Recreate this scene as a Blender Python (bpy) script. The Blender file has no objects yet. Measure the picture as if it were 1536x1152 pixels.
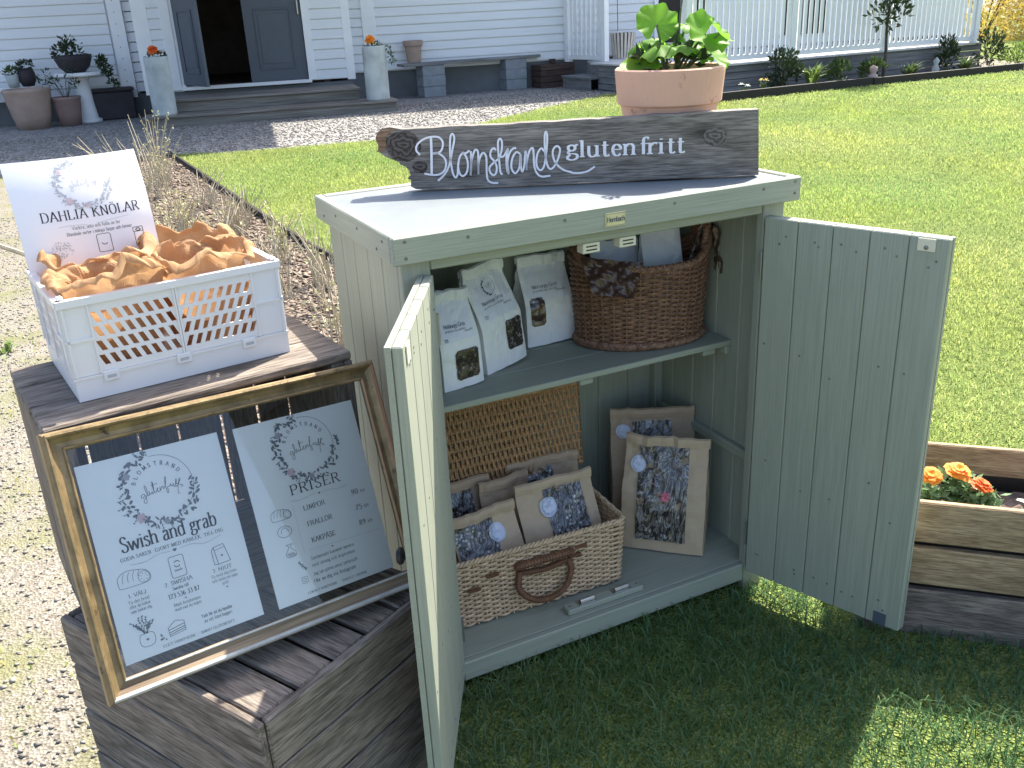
import bpy, math, random
import numpy as np
from mathutils import Vector, Matrix, noise as mnoise

# ------------------------------------------------------------------ camera, sky, sun, exposure
scene = bpy.context.scene
col = scene.collection
cam_d = bpy.data.cameras.new('camera')
cam = bpy.data.objects.new('camera', cam_d)
col.objects.link(cam)
_R = np.array([[0.89449236, -0.44462652, -0.04680467],
               [-0.2074109, -0.31995118, -0.92445225],
               [0.39606077, 0.83662327, -0.37841427]])
_U, _S, _V = np.linalg.svd(_R)
_R = _U @ _V
cam.matrix_world = Matrix(((_R[0][0], -_R[1][0], -_R[2][0], -0.48736),
                           (_R[0][1], -_R[1][1], -_R[2][1], -1.47459),
                           (_R[0][2], -_R[1][2], -_R[2][2], 1.34494),
                           (0, 0, 0, 1)))
cam_d.sensor_width = 36
cam_d.lens = 36 * 1386.24 / 1536
cam_d.clip_start = 0.05
cam_d.clip_end = 500
scene.camera = cam

SUN = Vector((0.549, 0.319, 0.772)).normalized()
world = bpy.data.worlds.new('World')
scene.world = world
world.use_nodes = True
_nt = world.node_tree
_bg = _nt.nodes['Background']
_sky = _nt.nodes.new('ShaderNodeTexSky')
_sky.sky_type = 'NISHITA'
_sky.sun_disc = False
_sky.sun_elevation = math.asin(SUN.z)
_sky.sun_rotation = math.atan2(SUN.x, SUN.y)
_sky.air_density = 1.0
_sky.dust_density = 3.0
_nt.links.new(_sky.outputs[0], _bg.inputs[0])
_bg.inputs[1].default_value = 0.13
sun_d = bpy.data.lights.new('sun', 'SUN')
sun_d.energy = 4.6
sun_d.angle = math.radians(0.53)
sun_d.color = (1.0, 0.94, 0.82)
sun = bpy.data.objects.new('sun', sun_d)
col.objects.link(sun)
sun.rotation_euler = SUN.to_track_quat('Z', 'Y').to_euler()
vs = scene.view_settings
vs.view_transform = 'Standard'
vs.look = 'None'
vs.exposure = 1.58
vs.gamma = 1.0
vs.use_curve_mapping = False
scene.cycles.use_denoising = True
scene.cycles.max_bounces = 8
scene.cycles.transparent_max_bounces = 12
scene.cycles.sample_clamp_indirect = 6.0

GZ = -.03          # ground level; the cabinet's floor frame sits a little above the grass
RND = random.Random(7)
NPR = np.random.default_rng(11)


# ------------------------------------------------------------------ materials
def _mat(name):
    m = bpy.data.materials.new(name)
    m.use_nodes = True
    nt = m.node_tree
    b = nt.nodes['Principled BSDF']
    return m, nt, b


def _lnk(nt, a, b):
    nt.links.new(a, b)


def _coords(nt, scale, rnd=True):
    tc = nt.nodes.new('ShaderNodeTexCoord')
    mp = nt.nodes.new('ShaderNodeMapping')
    mp.inputs['Scale'].default_value = scale
    if rnd:
        oi = nt.nodes.new('ShaderNodeObjectInfo')
        ma = nt.nodes.new('ShaderNodeVectorMath')
        ma.operation = 'MULTIPLY_ADD'
        ma.inputs[1].default_value = (7.3, 5.1, 9.7)
        _lnk(nt, oi.outputs['Random'], ma.inputs[0])
        _lnk(nt, tc.outputs['Object'], ma.inputs[2])
        _lnk(nt, ma.outputs[0], mp.inputs['Vector'])
    else:
        _lnk(nt, tc.outputs['Object'], mp.inputs['Vector'])
    return mp.outputs[0]


def _noise(nt, vec, scale, detail=4, rough=.55, dist=0):
    n = nt.nodes.new('ShaderNodeTexNoise')
    n.inputs['Scale'].default_value = scale
    n.inputs['Detail'].default_value = detail
    n.inputs['Roughness'].default_value = rough
    n.inputs['Distortion'].default_value = dist
    _lnk(nt, vec, n.inputs['Vector'])
    return n.outputs[0]


def _ramp(nt, fac, stops):
    r = nt.nodes.new('ShaderNodeValToRGB')
    e = r.color_ramp.elements
    while len(e) < len(stops):
        e.new(.5)
    for k, (p, c) in enumerate(stops):
        e[k].position = p
        e[k].color = (*c, 1) if len(c) == 3 else c
    _lnk(nt, fac, r.inputs[0])
    return r.outputs[0]


def _mix(nt, a, b, fac, mode='MIX'):
    m = nt.nodes.new('ShaderNodeMix')
    m.data_type = 'RGBA'
    m.blend_type = mode
    for sock, v in ((m.inputs[0], fac), (m.inputs[6], a), (m.inputs[7], b)):
        if isinstance(v, (int, float)):
            sock.default_value = v
        elif isinstance(v, tuple):
            sock.default_value = (*v, 1)
        else:
            _lnk(nt, v, sock)
    return m.outputs[2]


def _bump(nt, b, h, strength, dist=.002):
    n = nt.nodes.new('ShaderNodeBump')
    n.inputs['Strength'].default_value = strength
    n.inputs['Distance'].default_value = dist
    _lnk(nt, h, n.inputs['Height'])
    _lnk(nt, n.outputs[0], b.inputs['Normal'])


def plain(name, c, rough=.6, var=.12, vs_=8, bump=.0, bs=60, metal=0, spec=.4, coat=0, dirt=None):
    m, nt, b = _mat(name)
    v = _coords(nt, (1, 1, 1))
    n = _noise(nt, v, vs_, 5)
    lo = tuple(x * (1 - var) for x in c)
    hi = tuple(min(1, x * (1 + var)) for x in c)
    cl = _ramp(nt, n, [(.3, lo), (.7, hi)])
    if dirt:
        dc, ds, dth = dirt
        d = _noise(nt, v, ds, 6, .7)
        f = _ramp(nt, d, [(dth, (0, 0, 0)), (dth + .12, (1, 1, 1))])
        cl = _mix(nt, cl, dc, f)
    _lnk(nt, cl, b.inputs['Base Color'])
    b.inputs['Roughness'].default_value = rough
    b.inputs['Metallic'].default_value = metal
    b.inputs['Specular IOR Level'].default_value = spec
    b.inputs['Coat Weight'].default_value = coat
    if bump:
        _bump(nt, b, _noise(nt, v, bs, 4), bump)
    return m


def wood(name, light, dark, sx=1.3, sy=26, contrast=(.32, .68), rough=.75, bump=.5, knots=True, fine=.5, spec=.25, patch=None):
    m, nt, b = _mat(name)
    v = _coords(nt, (sx, sy, sy))
    g = _noise(nt, v, 1.0, 6, .6, .6)
    cl = _ramp(nt, g, [(contrast[0], dark), (contrast[1], light)])
    v2 = _coords(nt, (sx * 3, sy * 7, sy * 7))
    f = _noise(nt, v2, 1.0, 3, .6)
    cl = _mix(nt, cl, _ramp(nt, f, [(.35, tuple(x * .45 for x in dark)), (.6, (1, 1, 1))]), fine, 'MULTIPLY')
    if knots:
        vk = _coords(nt, (3.2, 9, 9))
        vo = nt.nodes.new('ShaderNodeTexVoronoi')
        vo.inputs['Scale'].default_value = 1.0
        _lnk(nt, vk, vo.inputs['Vector'])
        k = _ramp(nt, vo.outputs['Distance'], [(.05, tuple(x * .35 for x in dark)), (.2, (1, 1, 1))])
        cl = _mix(nt, cl, k, .8, 'MULTIPLY')
    if patch:
        vp = _coords(nt, (1, 1, 1))
        p = _noise(nt, vp, patch[1], 5, .65)
        cl = _mix(nt, cl, patch[0], _ramp(nt, p, [(patch[2], (0, 0, 0)), (patch[2] + .2, (.8, .8, .8))]))
    _lnk(nt, cl, b.inputs['Base Color'])
    b.inputs['Roughness'].default_value = rough
    b.inputs['Specular IOR Level'].default_value = spec
    ad = nt.nodes.new('ShaderNodeMath')
    ad.operation = 'ADD'
    _lnk(nt, g, ad.inputs[0])
    _lnk(nt, f, ad.inputs[1])
    _bump(nt, b, ad.outputs[0], bump, .0025)
    return m


def leafy(name, c1, c2, trans=.45, rough=.45, scale=12, spec=.35, attr=False):
    m, nt, b = _mat(name)
    v = _coords(nt, (1, 1, 1))
    n = _noise(nt, v, scale, 3)
    cl = _ramp(nt, n, [(.3, c1), (.7, c2)])
    if attr:
        a = nt.nodes.new('ShaderNodeAttribute')
        a.attribute_name = 'tint'
        cl = _mix(nt, cl, a.outputs['Color'], 1.0, 'MULTIPLY')
    _lnk(nt, cl, b.inputs['Base Color'])
    b.inputs['Roughness'].default_value = rough
    b.inputs['Specular IOR Level'].default_value = spec
    tr = nt.nodes.new('ShaderNodeBsdfTranslucent')
    _lnk(nt, cl, tr.inputs[0])
    mx = nt.nodes.new('ShaderNodeMixShader')
    mx.inputs[0].default_value = trans
    out = nt.nodes['Material Output']
    _lnk(nt, b.outputs[0], mx.inputs[1])
    _lnk(nt, tr.outputs[0], mx.inputs[2])
    _lnk(nt, mx.outputs[0], out.inputs[0])
    return m


def glassy(name, rough=.02, ior=1.5, tint=(1, 1, 1), bump=0):
    m, nt, b = _mat(name)
    out = nt.nodes['Material Output']
    t = nt.nodes.new('ShaderNodeBsdfTransparent')
    t.inputs[0].default_value = (*tint, 1)
    g = nt.nodes.new('ShaderNodeBsdfGlossy')
    g.inputs['Roughness'].default_value = rough
    f = nt.nodes.new('ShaderNodeFresnel')
    f.inputs[0].default_value = ior
    if bump:
        v = _coords(nt, (1, 1, 1))
        n = nt.nodes.new('ShaderNodeBump')
        n.inputs['Strength'].default_value = bump
        n.inputs['Distance'].default_value = .004
        _lnk(nt, _noise(nt, v, 28, 4, .6), n.inputs['Height'])
        _lnk(nt, n.outputs[0], g.inputs['Normal'])
        _lnk(nt, n.outputs[0], f.inputs['Normal'])
    mx = nt.nodes.new('ShaderNodeMixShader')
    _lnk(nt, f.outputs[0], mx.inputs[0])
    _lnk(nt, t.outputs[0], mx.inputs[1])
    _lnk(nt, g.outputs[0], mx.inputs[2])
    _lnk(nt, mx.outputs[0], out.inputs[0])
    return m


def speckle(name, base, stops, scale, coat=.0, rough=.5, bump=.6, stretch=(1, 1, 1), dist=.003):
    """mixed chunky contents (nuts, seeds, biscuits) seen through a window"""
    m, nt, b = _mat(name)
    v = _coords(nt, stretch)
    vo = nt.nodes.new('ShaderNodeTexVoronoi')
    vo.inputs['Scale'].default_value = scale
    _lnk(nt, v, vo.inputs['Vector'])
    sp = nt.nodes.new('ShaderNodeSeparateColor')
    _lnk(nt, vo.outputs['Color'], sp.inputs[0])
    cl = _ramp(nt, sp.outputs[0], stops)
    n = _noise(nt, v, scale * .25, 4)
    cl = _mix(nt, cl, base, _ramp(nt, n, [(.42, (0, 0, 0)), (.6, (.9, .9, .9))]))
    _lnk(nt, cl, b.inputs['Base Color'])
    b.inputs['Roughness'].default_value = rough
    b.inputs['Coat Weight'].default_value = coat
    b.inputs['Coat Roughness'].default_value = .12
    _bump(nt, b, vo.outputs['Distance'], bump, dist)
    return m


def ground_mat(name, stops, s1, patch=None, bump=.6, dist=.01, rough=.95, fleck=None):
    m, nt, b = _mat(name)
    v = _coords(nt, (1, 1, 1), False)
    vo = nt.nodes.new('ShaderNodeTexVoronoi')
    vo.inputs['Scale'].default_value = s1
    _lnk(nt, v, vo.inputs['Vector'])
    sp = nt.nodes.new('ShaderNodeSeparateColor')
    _lnk(nt, vo.outputs['Color'], sp.inputs[0])
    cl = _ramp(nt, sp.outputs[0], stops)
    if patch:
        pc, ps, p0, p1 = patch
        n = _noise(nt, v, ps, 7, .65)
        cl = _mix(nt, cl, pc, _ramp(nt, n, [(p0, (0, 0, 0)), (p1, (1, 1, 1))]))
    if fleck:
        n = _noise(nt, v, fleck[1], 5, .7)
        cl = _mix(nt, cl, fleck[0], _ramp(nt, n, [(fleck[2], (0, 0, 0)), (fleck[2] + .1, (1, 1, 1))]))
    _lnk(nt, cl, b.inputs['Base Color'])
    b.inputs['Roughness'].default_value = rough
    b.inputs['Specular IOR Level'].default_value = .15
    _bump(nt, b, vo.outputs['Distance'], bump, dist)
    return m


MT = {}
MT['paint'] = wood('sage_paint', (.345, .365, .295), (.315, .335, .268), sx=2.5, sy=55, rough=.55, bump=.25, knots=False, fine=.16, spec=.4, patch=((.29, .31, .25), 3.5, .55))
MT['felt'] = plain('roof_sheet', (.165, .187, .205), .5, .06, 20, .15, 300)
MT['oldwood'] = wood('weathered_sign_wood', (.34, .31, .28), (.175, .155, .14), sx=7, sy=44, contrast=(.3, .7), bump=1.0, fine=.6, patch=((.14, .12, .105), 9, .58))
MT['knot'] = wood('dark_knot_wood', (.12, .085, .06), (.045, .035, .03), sx=14, sy=14, bump=.9, knots=False)


def knotmat(name, light, dark):
    m, nt, b = _mat(name)
    v = _coords(nt, (1, .01, 1.25), False)
    w = nt.nodes.new('ShaderNodeTexWave')
    w.wave_type = 'RINGS'
    w.rings_direction = 'SPHERICAL'
    w.inputs['Scale'].default_value = 24
    w.inputs['Distortion'].default_value = 11
    w.inputs['Detail'].default_value = 4
    w.inputs['Detail Scale'].default_value = 2
    _lnk(nt, v, w.inputs['Vector'])
    cl = _ramp(nt, w.outputs['Fac'], [(.2, dark), (.8, light)])
    _lnk(nt, cl, b.inputs['Base Color'])
    b.inputs['Roughness'].default_value = .8
    _bump(nt, b, w.outputs['Fac'], .6, .002)
    return m


MT['knot'] = knotmat('dark_knot_wood', (.11, .09, .08), (.035, .028, .025))
MT['knotpale'] = knotmat('grey_knot_wood', (.17, .15, .135), (.075, .065, .06))
MT['tipwood'] = wood('brown_knot_wood', (.34, .22, .14), (.14, .09, .06), sx=9, sy=40, bump=.8, knots=False)
MT['crate'] = wood('aged_crate_wood', (.34, .285, .24), (.14, .115, .096), sx=6.5, sy=34, contrast=(.28, .7), bump=.9, fine=.65, patch=((.26, .23, .21), 5, .6))
MT['crate2'] = wood('aged_crate_wood_pale', (.36, .30, .245), (.16, .13, .105), sx=6.5, sy=34, contrast=(.28, .72), bump=.9, fine=.6)
MT['planter'] = wood('planter_pine', (.52, .385, .235), (.28, .185, .11), sx=8, sy=40, contrast=(.3, .75), bump=.5, fine=.5, patch=((.10, .065, .04), 6, .62))
MT['planter_grey'] = wood('planter_pine_greyed', (.30, .245, .205), (.14, .112, .095), sx=8, sy=38, bump=.6, fine=.55)
MT['whitewood'] = wood('white_siding', (.74, .76, .78), (.70, .72, .75), sx=1, sy=20, bump=.06, knots=False, fine=.05, rough=.5)
MT['whitetrim'] = plain('white_trim', (.78, .79, .80), .5, .03, 4)
MT['deckwood'] = wood('grey_deck_wood', (.27, .27, .27), (.14, .145, .15), sx=1, sy=18, bump=.5, knots=False, fine=.4)
MT['deckpale'] = wood('pale_deck_paint', (.58, .58, .57), (.46, .46, .46), sx=1, sy=18, bump=.3, knots=False, fine=.2)
MT['stepwood'] = wood('grey_step_wood', (.30, .28, .25), (.15, .135, .12), sx=.8, sy=14, bump=.5, knots=False, fine=.4)
MT['found'] = plain('grey_foundation', (.15, .16, .17), .9, .12, 3, .3, 30)
MT['block'] = plain('concrete_block', (.23, .25, .27), .95, .15, 9, .5, 80)
MT['doorpaint'] = plain('slate_door_paint', (.075, .09, .115), .45, .05, 6)
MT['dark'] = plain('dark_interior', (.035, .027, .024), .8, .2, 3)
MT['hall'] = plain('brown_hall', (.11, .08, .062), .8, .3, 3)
MT['concrete'] = plain('cast_concrete', (.40, .44, .44), .9, .2, 5, .4, 50)
MT['terra'] = plain('terracotta', (.60, .36, .26), .8, .09, 5, .25, 90, dirt=((.34, .14, .085), 34, .61))
MT['terra_old'] = plain('faded_terracotta', (.36, .265, .215), .85, .14, 5, .3, 60)
MT['terra_red'] = plain('dusky_terracotta', (.25, .165, .15), .85, .14, 5, .3, 60)
MT['soil'] = plain('potting_soil', (.022, .017, .013), 1, .5, 40, 1.0, 90)
MT['soil_dry'] = plain('dry_soil', (.15, .115, .095), 1, .35, 30, 1.0, 70)
MT['kraft'] = plain('kraft_paper', (.50, .375, .255), .65, .07, 9, .35, 22)
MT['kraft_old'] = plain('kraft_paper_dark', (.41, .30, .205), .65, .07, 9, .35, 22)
MT['whitepaper'] = plain('white_bag_paper', (.80, .81, .81), .55, .03, 6, .3, 16)
MT['labelpaper'] = plain('printed_label', (.74, .76, .84), .5, .02, 6)
MT['sticker'] = plain('sticker_paper', (.62, .66, .80), .4, .03, 20)
MT['ink'] = plain('ink', (.028, .03, .04), .6, .05)
MT['inkgrey'] = plain('ink_grey', (.10, .11, .13), .6, .05)
MT['inkpale'] = plain('ink_pale', (.42, .44, .47), .6, .05)
MT['pinkprint'] = plain('pink_print', (.66, .50, .53), .5, .1, 60)
MT['rosepale'] = plain('rose_print', (.40, .39, .42), .5, .1, 60)
MT['greyleaf'] = plain('grey_leaf_print', (.16, .18, .20), .5, .2, 60)
MT['sheet'] = plain('laminated_sheet', (.86, .88, .86), .22, .015, 5, .0, spec=.5, coat=.4)
MT['sheetwhite'] = plain('laminated_white_sheet', (.84, .83, .86), .3, .015, 5, coat=.3)
MT['whitepaint'] = plain('white_hand_paint', (.78, .77, .82), .6, .08, 60)
MT['plastic'] = plain('white_plastic', (.75, .735, .74), .38, .02, 5)
MT['gold'] = plain('worn_gilt', (.225, .16, .08), .42, .4, 30, .25, 120, metal=.35, dirt=((.06, .042, .028), 40, .58))
MT['giltwood'] = wood('frame_wood', (.32, .245, .165), (.17, .12, .08), sx=3, sy=40, bump=.3, fine=.4, knots=False)
MT['gilt_silver'] = plain('frame_silver_edge', (.50, .50, .47), .4, .2, 30, .2, 120, metal=.2, dirt=((.12, .09, .06), 40, .62))
MT['gilt_copper'] = wood('frame_copper_side', (.50, .30, .19), (.30, .17, .10), sx=3, sy=60, bump=.2, fine=.3, knots=False)
MT['glass'] = glassy('picture_glass', .015, 1.45)
MT['film'] = glassy('clear_film', .05, 1.5, (.97, .97, .97), bump=0)
MT['filmbrown'] = leafy('crinkled_cellophane', (.085, .045, .034), (.12, .066, .05), .35, .2, 30, .9)
MT['black'] = plain('black_knob', (.012, .012, .014), .35, .1)
MT['screw'] = plain('screw_head', (.20, .20, .18), .4, .2, metal=.6)
MT['steel'] = plain('steel', (.45, .45, .45), .3, .1, metal=.9)
MT['brass'] = plain('brass_badge', (.62, .56, .34), .4, .05, metal=.25)
MT['ivory'] = plain('ivory_plastic', (.66, .62, .48), .45, .05)
MT['wicker_dark'] = plain('brown_wicker', (.225, .122, .074), .42, .5, 90, .3, 200)
MT['wicker_pale'] = plain('pale_wicker', (.56, .40, .25), .55, .3, 80, .3, 200)
MT['wicker_gold'] = plain('golden_wicker', (.40, .225, .105), .55, .35, 80, .3, 200)
MT['leather'] = plain('tan_willow', (.20, .095, .05), .5, .2, 60)
def streaks(name, dark, mid, hi, scale, stretch, dots=0, dotc=(.7, .68, .62)):
    """seeded crispbread and biscuits in clear wrap: dark, with thin crease highlights and pale seeds"""
    m, nt, b = _mat(name)
    v = _coords(nt, stretch)
    n = _noise(nt, v, scale, 5, .6, 2.5)
    cl = _ramp(nt, n, [(.30, dark), (.42, mid), (.455, hi), (.48, dark), (.53, mid), (.56, hi), (.58, dark), (.68, mid), (.72, hi), (.76, dark)])
    if dots:
        vd = _coords(nt, (1, 1, 1))
        vo = nt.nodes.new('ShaderNodeTexVoronoi')
        vo.inputs['Scale'].default_value = dots
        _lnk(nt, vd, vo.inputs['Vector'])
        f = _ramp(nt, vo.outputs['Distance'], [(.22, (1, 1, 1)), (.36, (0, 0, 0))])
        big = _ramp(nt, _noise(nt, vd, 16, 3), [(.45, (0, 0, 0)), (.55, (1, 1, 1))])
        cl = _mix(nt, cl, dotc, _mix(nt, f, big, 1.0, 'MULTIPLY'))
    _lnk(nt, cl, b.inputs['Base Color'])
    b.inputs['Roughness'].default_value = .35
    b.inputs['Coat Weight'].default_value = .3
    _bump(nt, b, n, .8, .006)
    return m


MT['biscuit'] = streaks('biscuits', (.014, .012, .013), (.062, .052, .05), (.36, .345, .35), 22, (1, 1, .22), 95)
MT['crisp'] = streaks('crispbread', (.022, .017, .015), (.115, .09, .075), (.56, .54, .54), 18, (1, 1, .35), 0)
MT['muesli'] = speckle('seed_mix', (.03, .022, .02), [(.0, (.02, .014, .014)), (.6, (.06, .04, .035)), (.82, (.20, .14, .11)), (1, (.55, .49, .44))], 230, coat=.25, rough=.45)
MT['bread'] = speckle('dark_bread', (.05, .028, .022), [(.0, (.04, .02, .016)), (.6, (.10, .05, .035)), (1, (.22, .12, .085))], 60, coat=.7, rough=.4, bump=.3)
MT['pink'] = plain('pink_blossom', (.75, .22, .30), .6, .1)
MT['brownpaper'] = leafy('brown_wrapping_paper', (.48, .275, .135), (.58, .37, .205), trans=.34, rough=.75, scale=20, spec=.2)
MT['grass'] = leafy('grass_blades', (.295, .37, .105), (.375, .45, .165), trans=.5, rough=.5, scale=.9, attr=True)
MT['lawnsoil'] = ground_mat('lawn_underlayer', [(.0, (.09, .13, .028)), (.5, (.17, .23, .055)), (1, (.26, .30, .10))], 160, bump=.8, dist=.02)
MT['gravelmoss'] = ground_mat('mossy_gravel', [(.0, (.13, .115, .092)), (.4, (.20, .18, .15)), (.8, (.24, .22, .187)), (1, (.29, .27, .24))], 150, patch=((.165, .165, .085), 2.6, .46, .66), bump=.55, dist=.008, fleck=((.16, .14, .10), 9, .62))
MT['gravel'] = ground_mat('grey_gravel', [(.0, (.12, .117, .113)), (.45, (.25, .243, .236)), (1, (.42, .405, .39))], 38, bump=1.0, dist=.02)
MT['mulchsoil'] = ground_mat('mulch_underlayer', [(.0, (.05, .038, .028)), (.5, (.13, .10, .078)), (1, (.24, .20, .165))], 60, bump=.8, dist=.015)
MT['chip'] = plain('bark_chip', (.23, .18, .14), .9, .45, 30, .5, 80)
MT['chipdark'] = plain('bark_chip_dark', (.085, .06, .043), .9, .4, 30, .5, 80)
MT['stone'] = plain('pebble', (.22, .205, .185), .85, .5, 14, .3, 80)
MT['edging'] = plain('black_edging', (.02, .017, .015), .7, .3, 30)
MT['darkbox'] = plain('dark_plastic_box', (.035, .03, .035), .7, .2, 6)
MT['brownbox'] = wood('brown_basket_wood', (.11, .07, .06), (.05, .035, .03), sx=2, sy=14, knots=False)
MT['drystem'] = plain('dry_stem', (.40, .35, .26), .85, .25, 40)
MT['drybud'] = leafy('dry_bud', (.42, .40, .20), (.55, .52, .30), .2)
MT['freshleaf'] = leafy('fresh_leaf', (.12, .20, .04), (.22, .30, .08), .35)
MT['darkleaf'] = leafy('dark_leaf', (.022, .04, .018), (.05, .075, .03), .2)
MT['midleaf'] = leafy('mid_leaf', (.05, .09, .025), (.10, .15, .05), .3)
MT['geranium'] = leafy('geranium_leaf', (.14, .33, .03), (.21, .42, .055), .55, .5, 16, .25)
MT['gerstem'] = plain('plant_stem', (.10, .14, .05), .6, .3)
MT['marileaf'] = leafy('marigold_leaf', (.13, .24, .10), (.24, .36, .18), .35)
MT['orange'] = leafy('orange_petal', (.85, .27, .02), (.90, .36, .04), .35, .6, 40)
MT['redorange'] = leafy('red_orange_petal', (.72, .12, .015), (.85, .20, .03), .35, .6, 40)
MT['whitepetal'] = leafy('white_petal', (.72, .74, .68), (.8, .82, .76), .35, .6, 40)
MT['yellowpetal'] = leafy('yellow_blossom', (.50, .38, .07), (.62, .48, .12), .35, .6, 20)
MT['bark'] = wood('tree_bark', (.12, .10, .08), (.05, .04, .03), sx=4, sy=20, knots=False)
MT['slatpot'] = plain('slatted_pot_wood', (.62, .56, .49), .7, .1, 10)
MT['roof'] = plain('roof_tiles', (.16, .06, .045), .8, .2, 4)
MT['hayhedge'] = leafy('pale_brush', (.32, .27, .16), (.44, .38, .22), .3)


# ------------------------------------------------------------------ object helpers
def link(name, mesh, mat=None, parent=None, M=None):
    o = bpy.data.objects.new(name, mesh)
    col.objects.link(o)
    if parent is not None:
        o.parent = parent
    if M is not None:
        o.matrix_local = M
    if mat is not None and mesh is not None and not mesh.materials:
        mesh.materials.append(MT[mat] if isinstance(mat, str) else mat)
    return o


def thing(name, label, cat, loc=(0, 0, 0), rz=0, group=None):
    o = bpy.data.objects.new(name, None)
    o.empty_display_size = .1
    col.objects.link(o)
    loc = Vector(loc)
    if loc.y > 2:
        loc.z += GZ
    o.matrix_world = Matrix.Translation(loc) @ Matrix.Rotation(rz, 4, 'Z')
    return tag(o, label, cat, group)


def tag(o, label, cat, group=None):
    o['label'] = label
    o['category'] = cat
    if group:
        o['group'] = group
    return o


def T(x, y, z, rz=0):
    return Matrix.Translation((x, y, z)) @ Matrix.Rotation(rz, 4, 'Z')


def frame_m(o, x, y, z):
    """matrix with origin o and axes x, y, z"""
    m = Matrix.Identity(4)
    for k, a in enumerate((x, y, z)):
        for r in range(3):
            m[r][k] = a[r]
    for r in range(3):
        m[r][3] = o[r]
    return m


class MB:
    def __init__(s):
        s.v = []
        s.f = []

    def add(s, vs_, fs):
        n = len(s.v)
        s.v.extend([tuple(p) for p in vs_])
        s.f.extend([tuple(i + n for i in f) for f in fs])
        return s

    def box(s, x0, x1, y0, y1, z0, z1, M=None):
        p = [Vector(q) for q in ((x0, y0, z0), (x1, y0, z0), (x1, y1, z0), (x0, y1, z0), (x0, y0, z1), (x1, y0, z1), (x1, y1, z1), (x0, y1, z1))]
        if M is not None:
            p = [M @ q for q in p]
        return s.add(p, [(0, 3, 2, 1), (4, 5, 6, 7), (0, 1, 5, 4), (1, 2, 6, 5), (2, 3, 7, 6), (3, 0, 4, 7)])

    def tube(s, pts, r, n=6, cap=True, closed=False):
        pts = [Vector(p) for p in pts]
        m = len(pts)
        rs = r if isinstance(r, (list, tuple)) else [r] * m
        vs_ = []
        up = Vector((0, 0, 1))
        for i, p in enumerate(pts):
            a = pts[i - 1] if (i > 0 or closed) else p
            b = pts[(i + 1) % m] if (i < m - 1 or closed) else p
            t = (b - a)
            t = t.normalized() if t.length > 1e-9 else Vector((0, 0, 1))
            u = t.cross(up)
            if u.length < .15:
                u = t.cross(Vector((1, 0, 0)))
            u.normalize()
            w = u.cross(t)
            for k in range(n):
                an = 2 * math.pi * k / n
                vs_.append(p + (u * math.cos(an) + w * math.sin(an)) * rs[i])
        fs = []
        for i in range(m if closed else m - 1):
            j = (i + 1) % m
            for k in range(n):
                l = (k + 1) % n
                fs.append((i * n + k, i * n + l, j * n + l, j * n + k))
        if cap and not closed:
            fs.append(tuple(range(n - 1, -1, -1)))
            fs.append(tuple((m - 1) * n + k for k in range(n)))
        return s.add(vs_, fs)

    def lathe(s, prof, n=32, c=(0, 0, 0), sx=1, sy=1, jit=0):
        vs_ = []
        for (r, z) in prof:
            for k in range(n):
                a = 2 * math.pi * k / n
                rr = r * (1 + jit * mnoise.noise((math.cos(a) * 2, math.sin(a) * 2, z * 9)))
                vs_.append((c[0] + rr * math.cos(a) * sx, c[1] + rr * math.sin(a) * sy, c[2] + z))
        fs = []
        for i in range(len(prof) - 1):
            for k in range(n):
                l = (k + 1) % n
                fs.append((i * n + k, i * n + l, (i + 1) * n + l, (i + 1) * n + k))
        return s.add(vs_, fs)

    def disc(s, c, r, n=24, sx=1, sy=1):
        vs_ = [(c[0], c[1], c[2])] + [(c[0] + r * math.cos(2 * math.pi * k / n) * sx, c[1] + r * math.sin(2 * math.pi * k / n) * sy, c[2]) for k in range(n)]
        return s.add(vs_, [(0, 1 + k, 1 + (k + 1) % n) for k in range(n)])

    def grid(s, P):
        """P[i][j] points"""
        a, b = len(P), len(P[0])
        return s.add([p for r in P for p in r], [(i * b + j, i * b + j + 1, (i + 1) * b + j + 1, (i + 1) * b + j) for i in range(a - 1) for j in range(b - 1)])

    def mesh(s, name, smooth=False):
        me = bpy.data.meshes.new(name)
        me.from_pydata(s.v, [], s.f)
        if smooth:
            me.polygons.foreach_set('use_smooth', [True] * len(me.polygons))
        me.update()
        return me

    def build(s, name, mat, parent=None, M=None, smooth=False):
        return link(name, s.mesh(name, smooth), mat, parent, M)


_bc = {}


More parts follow.
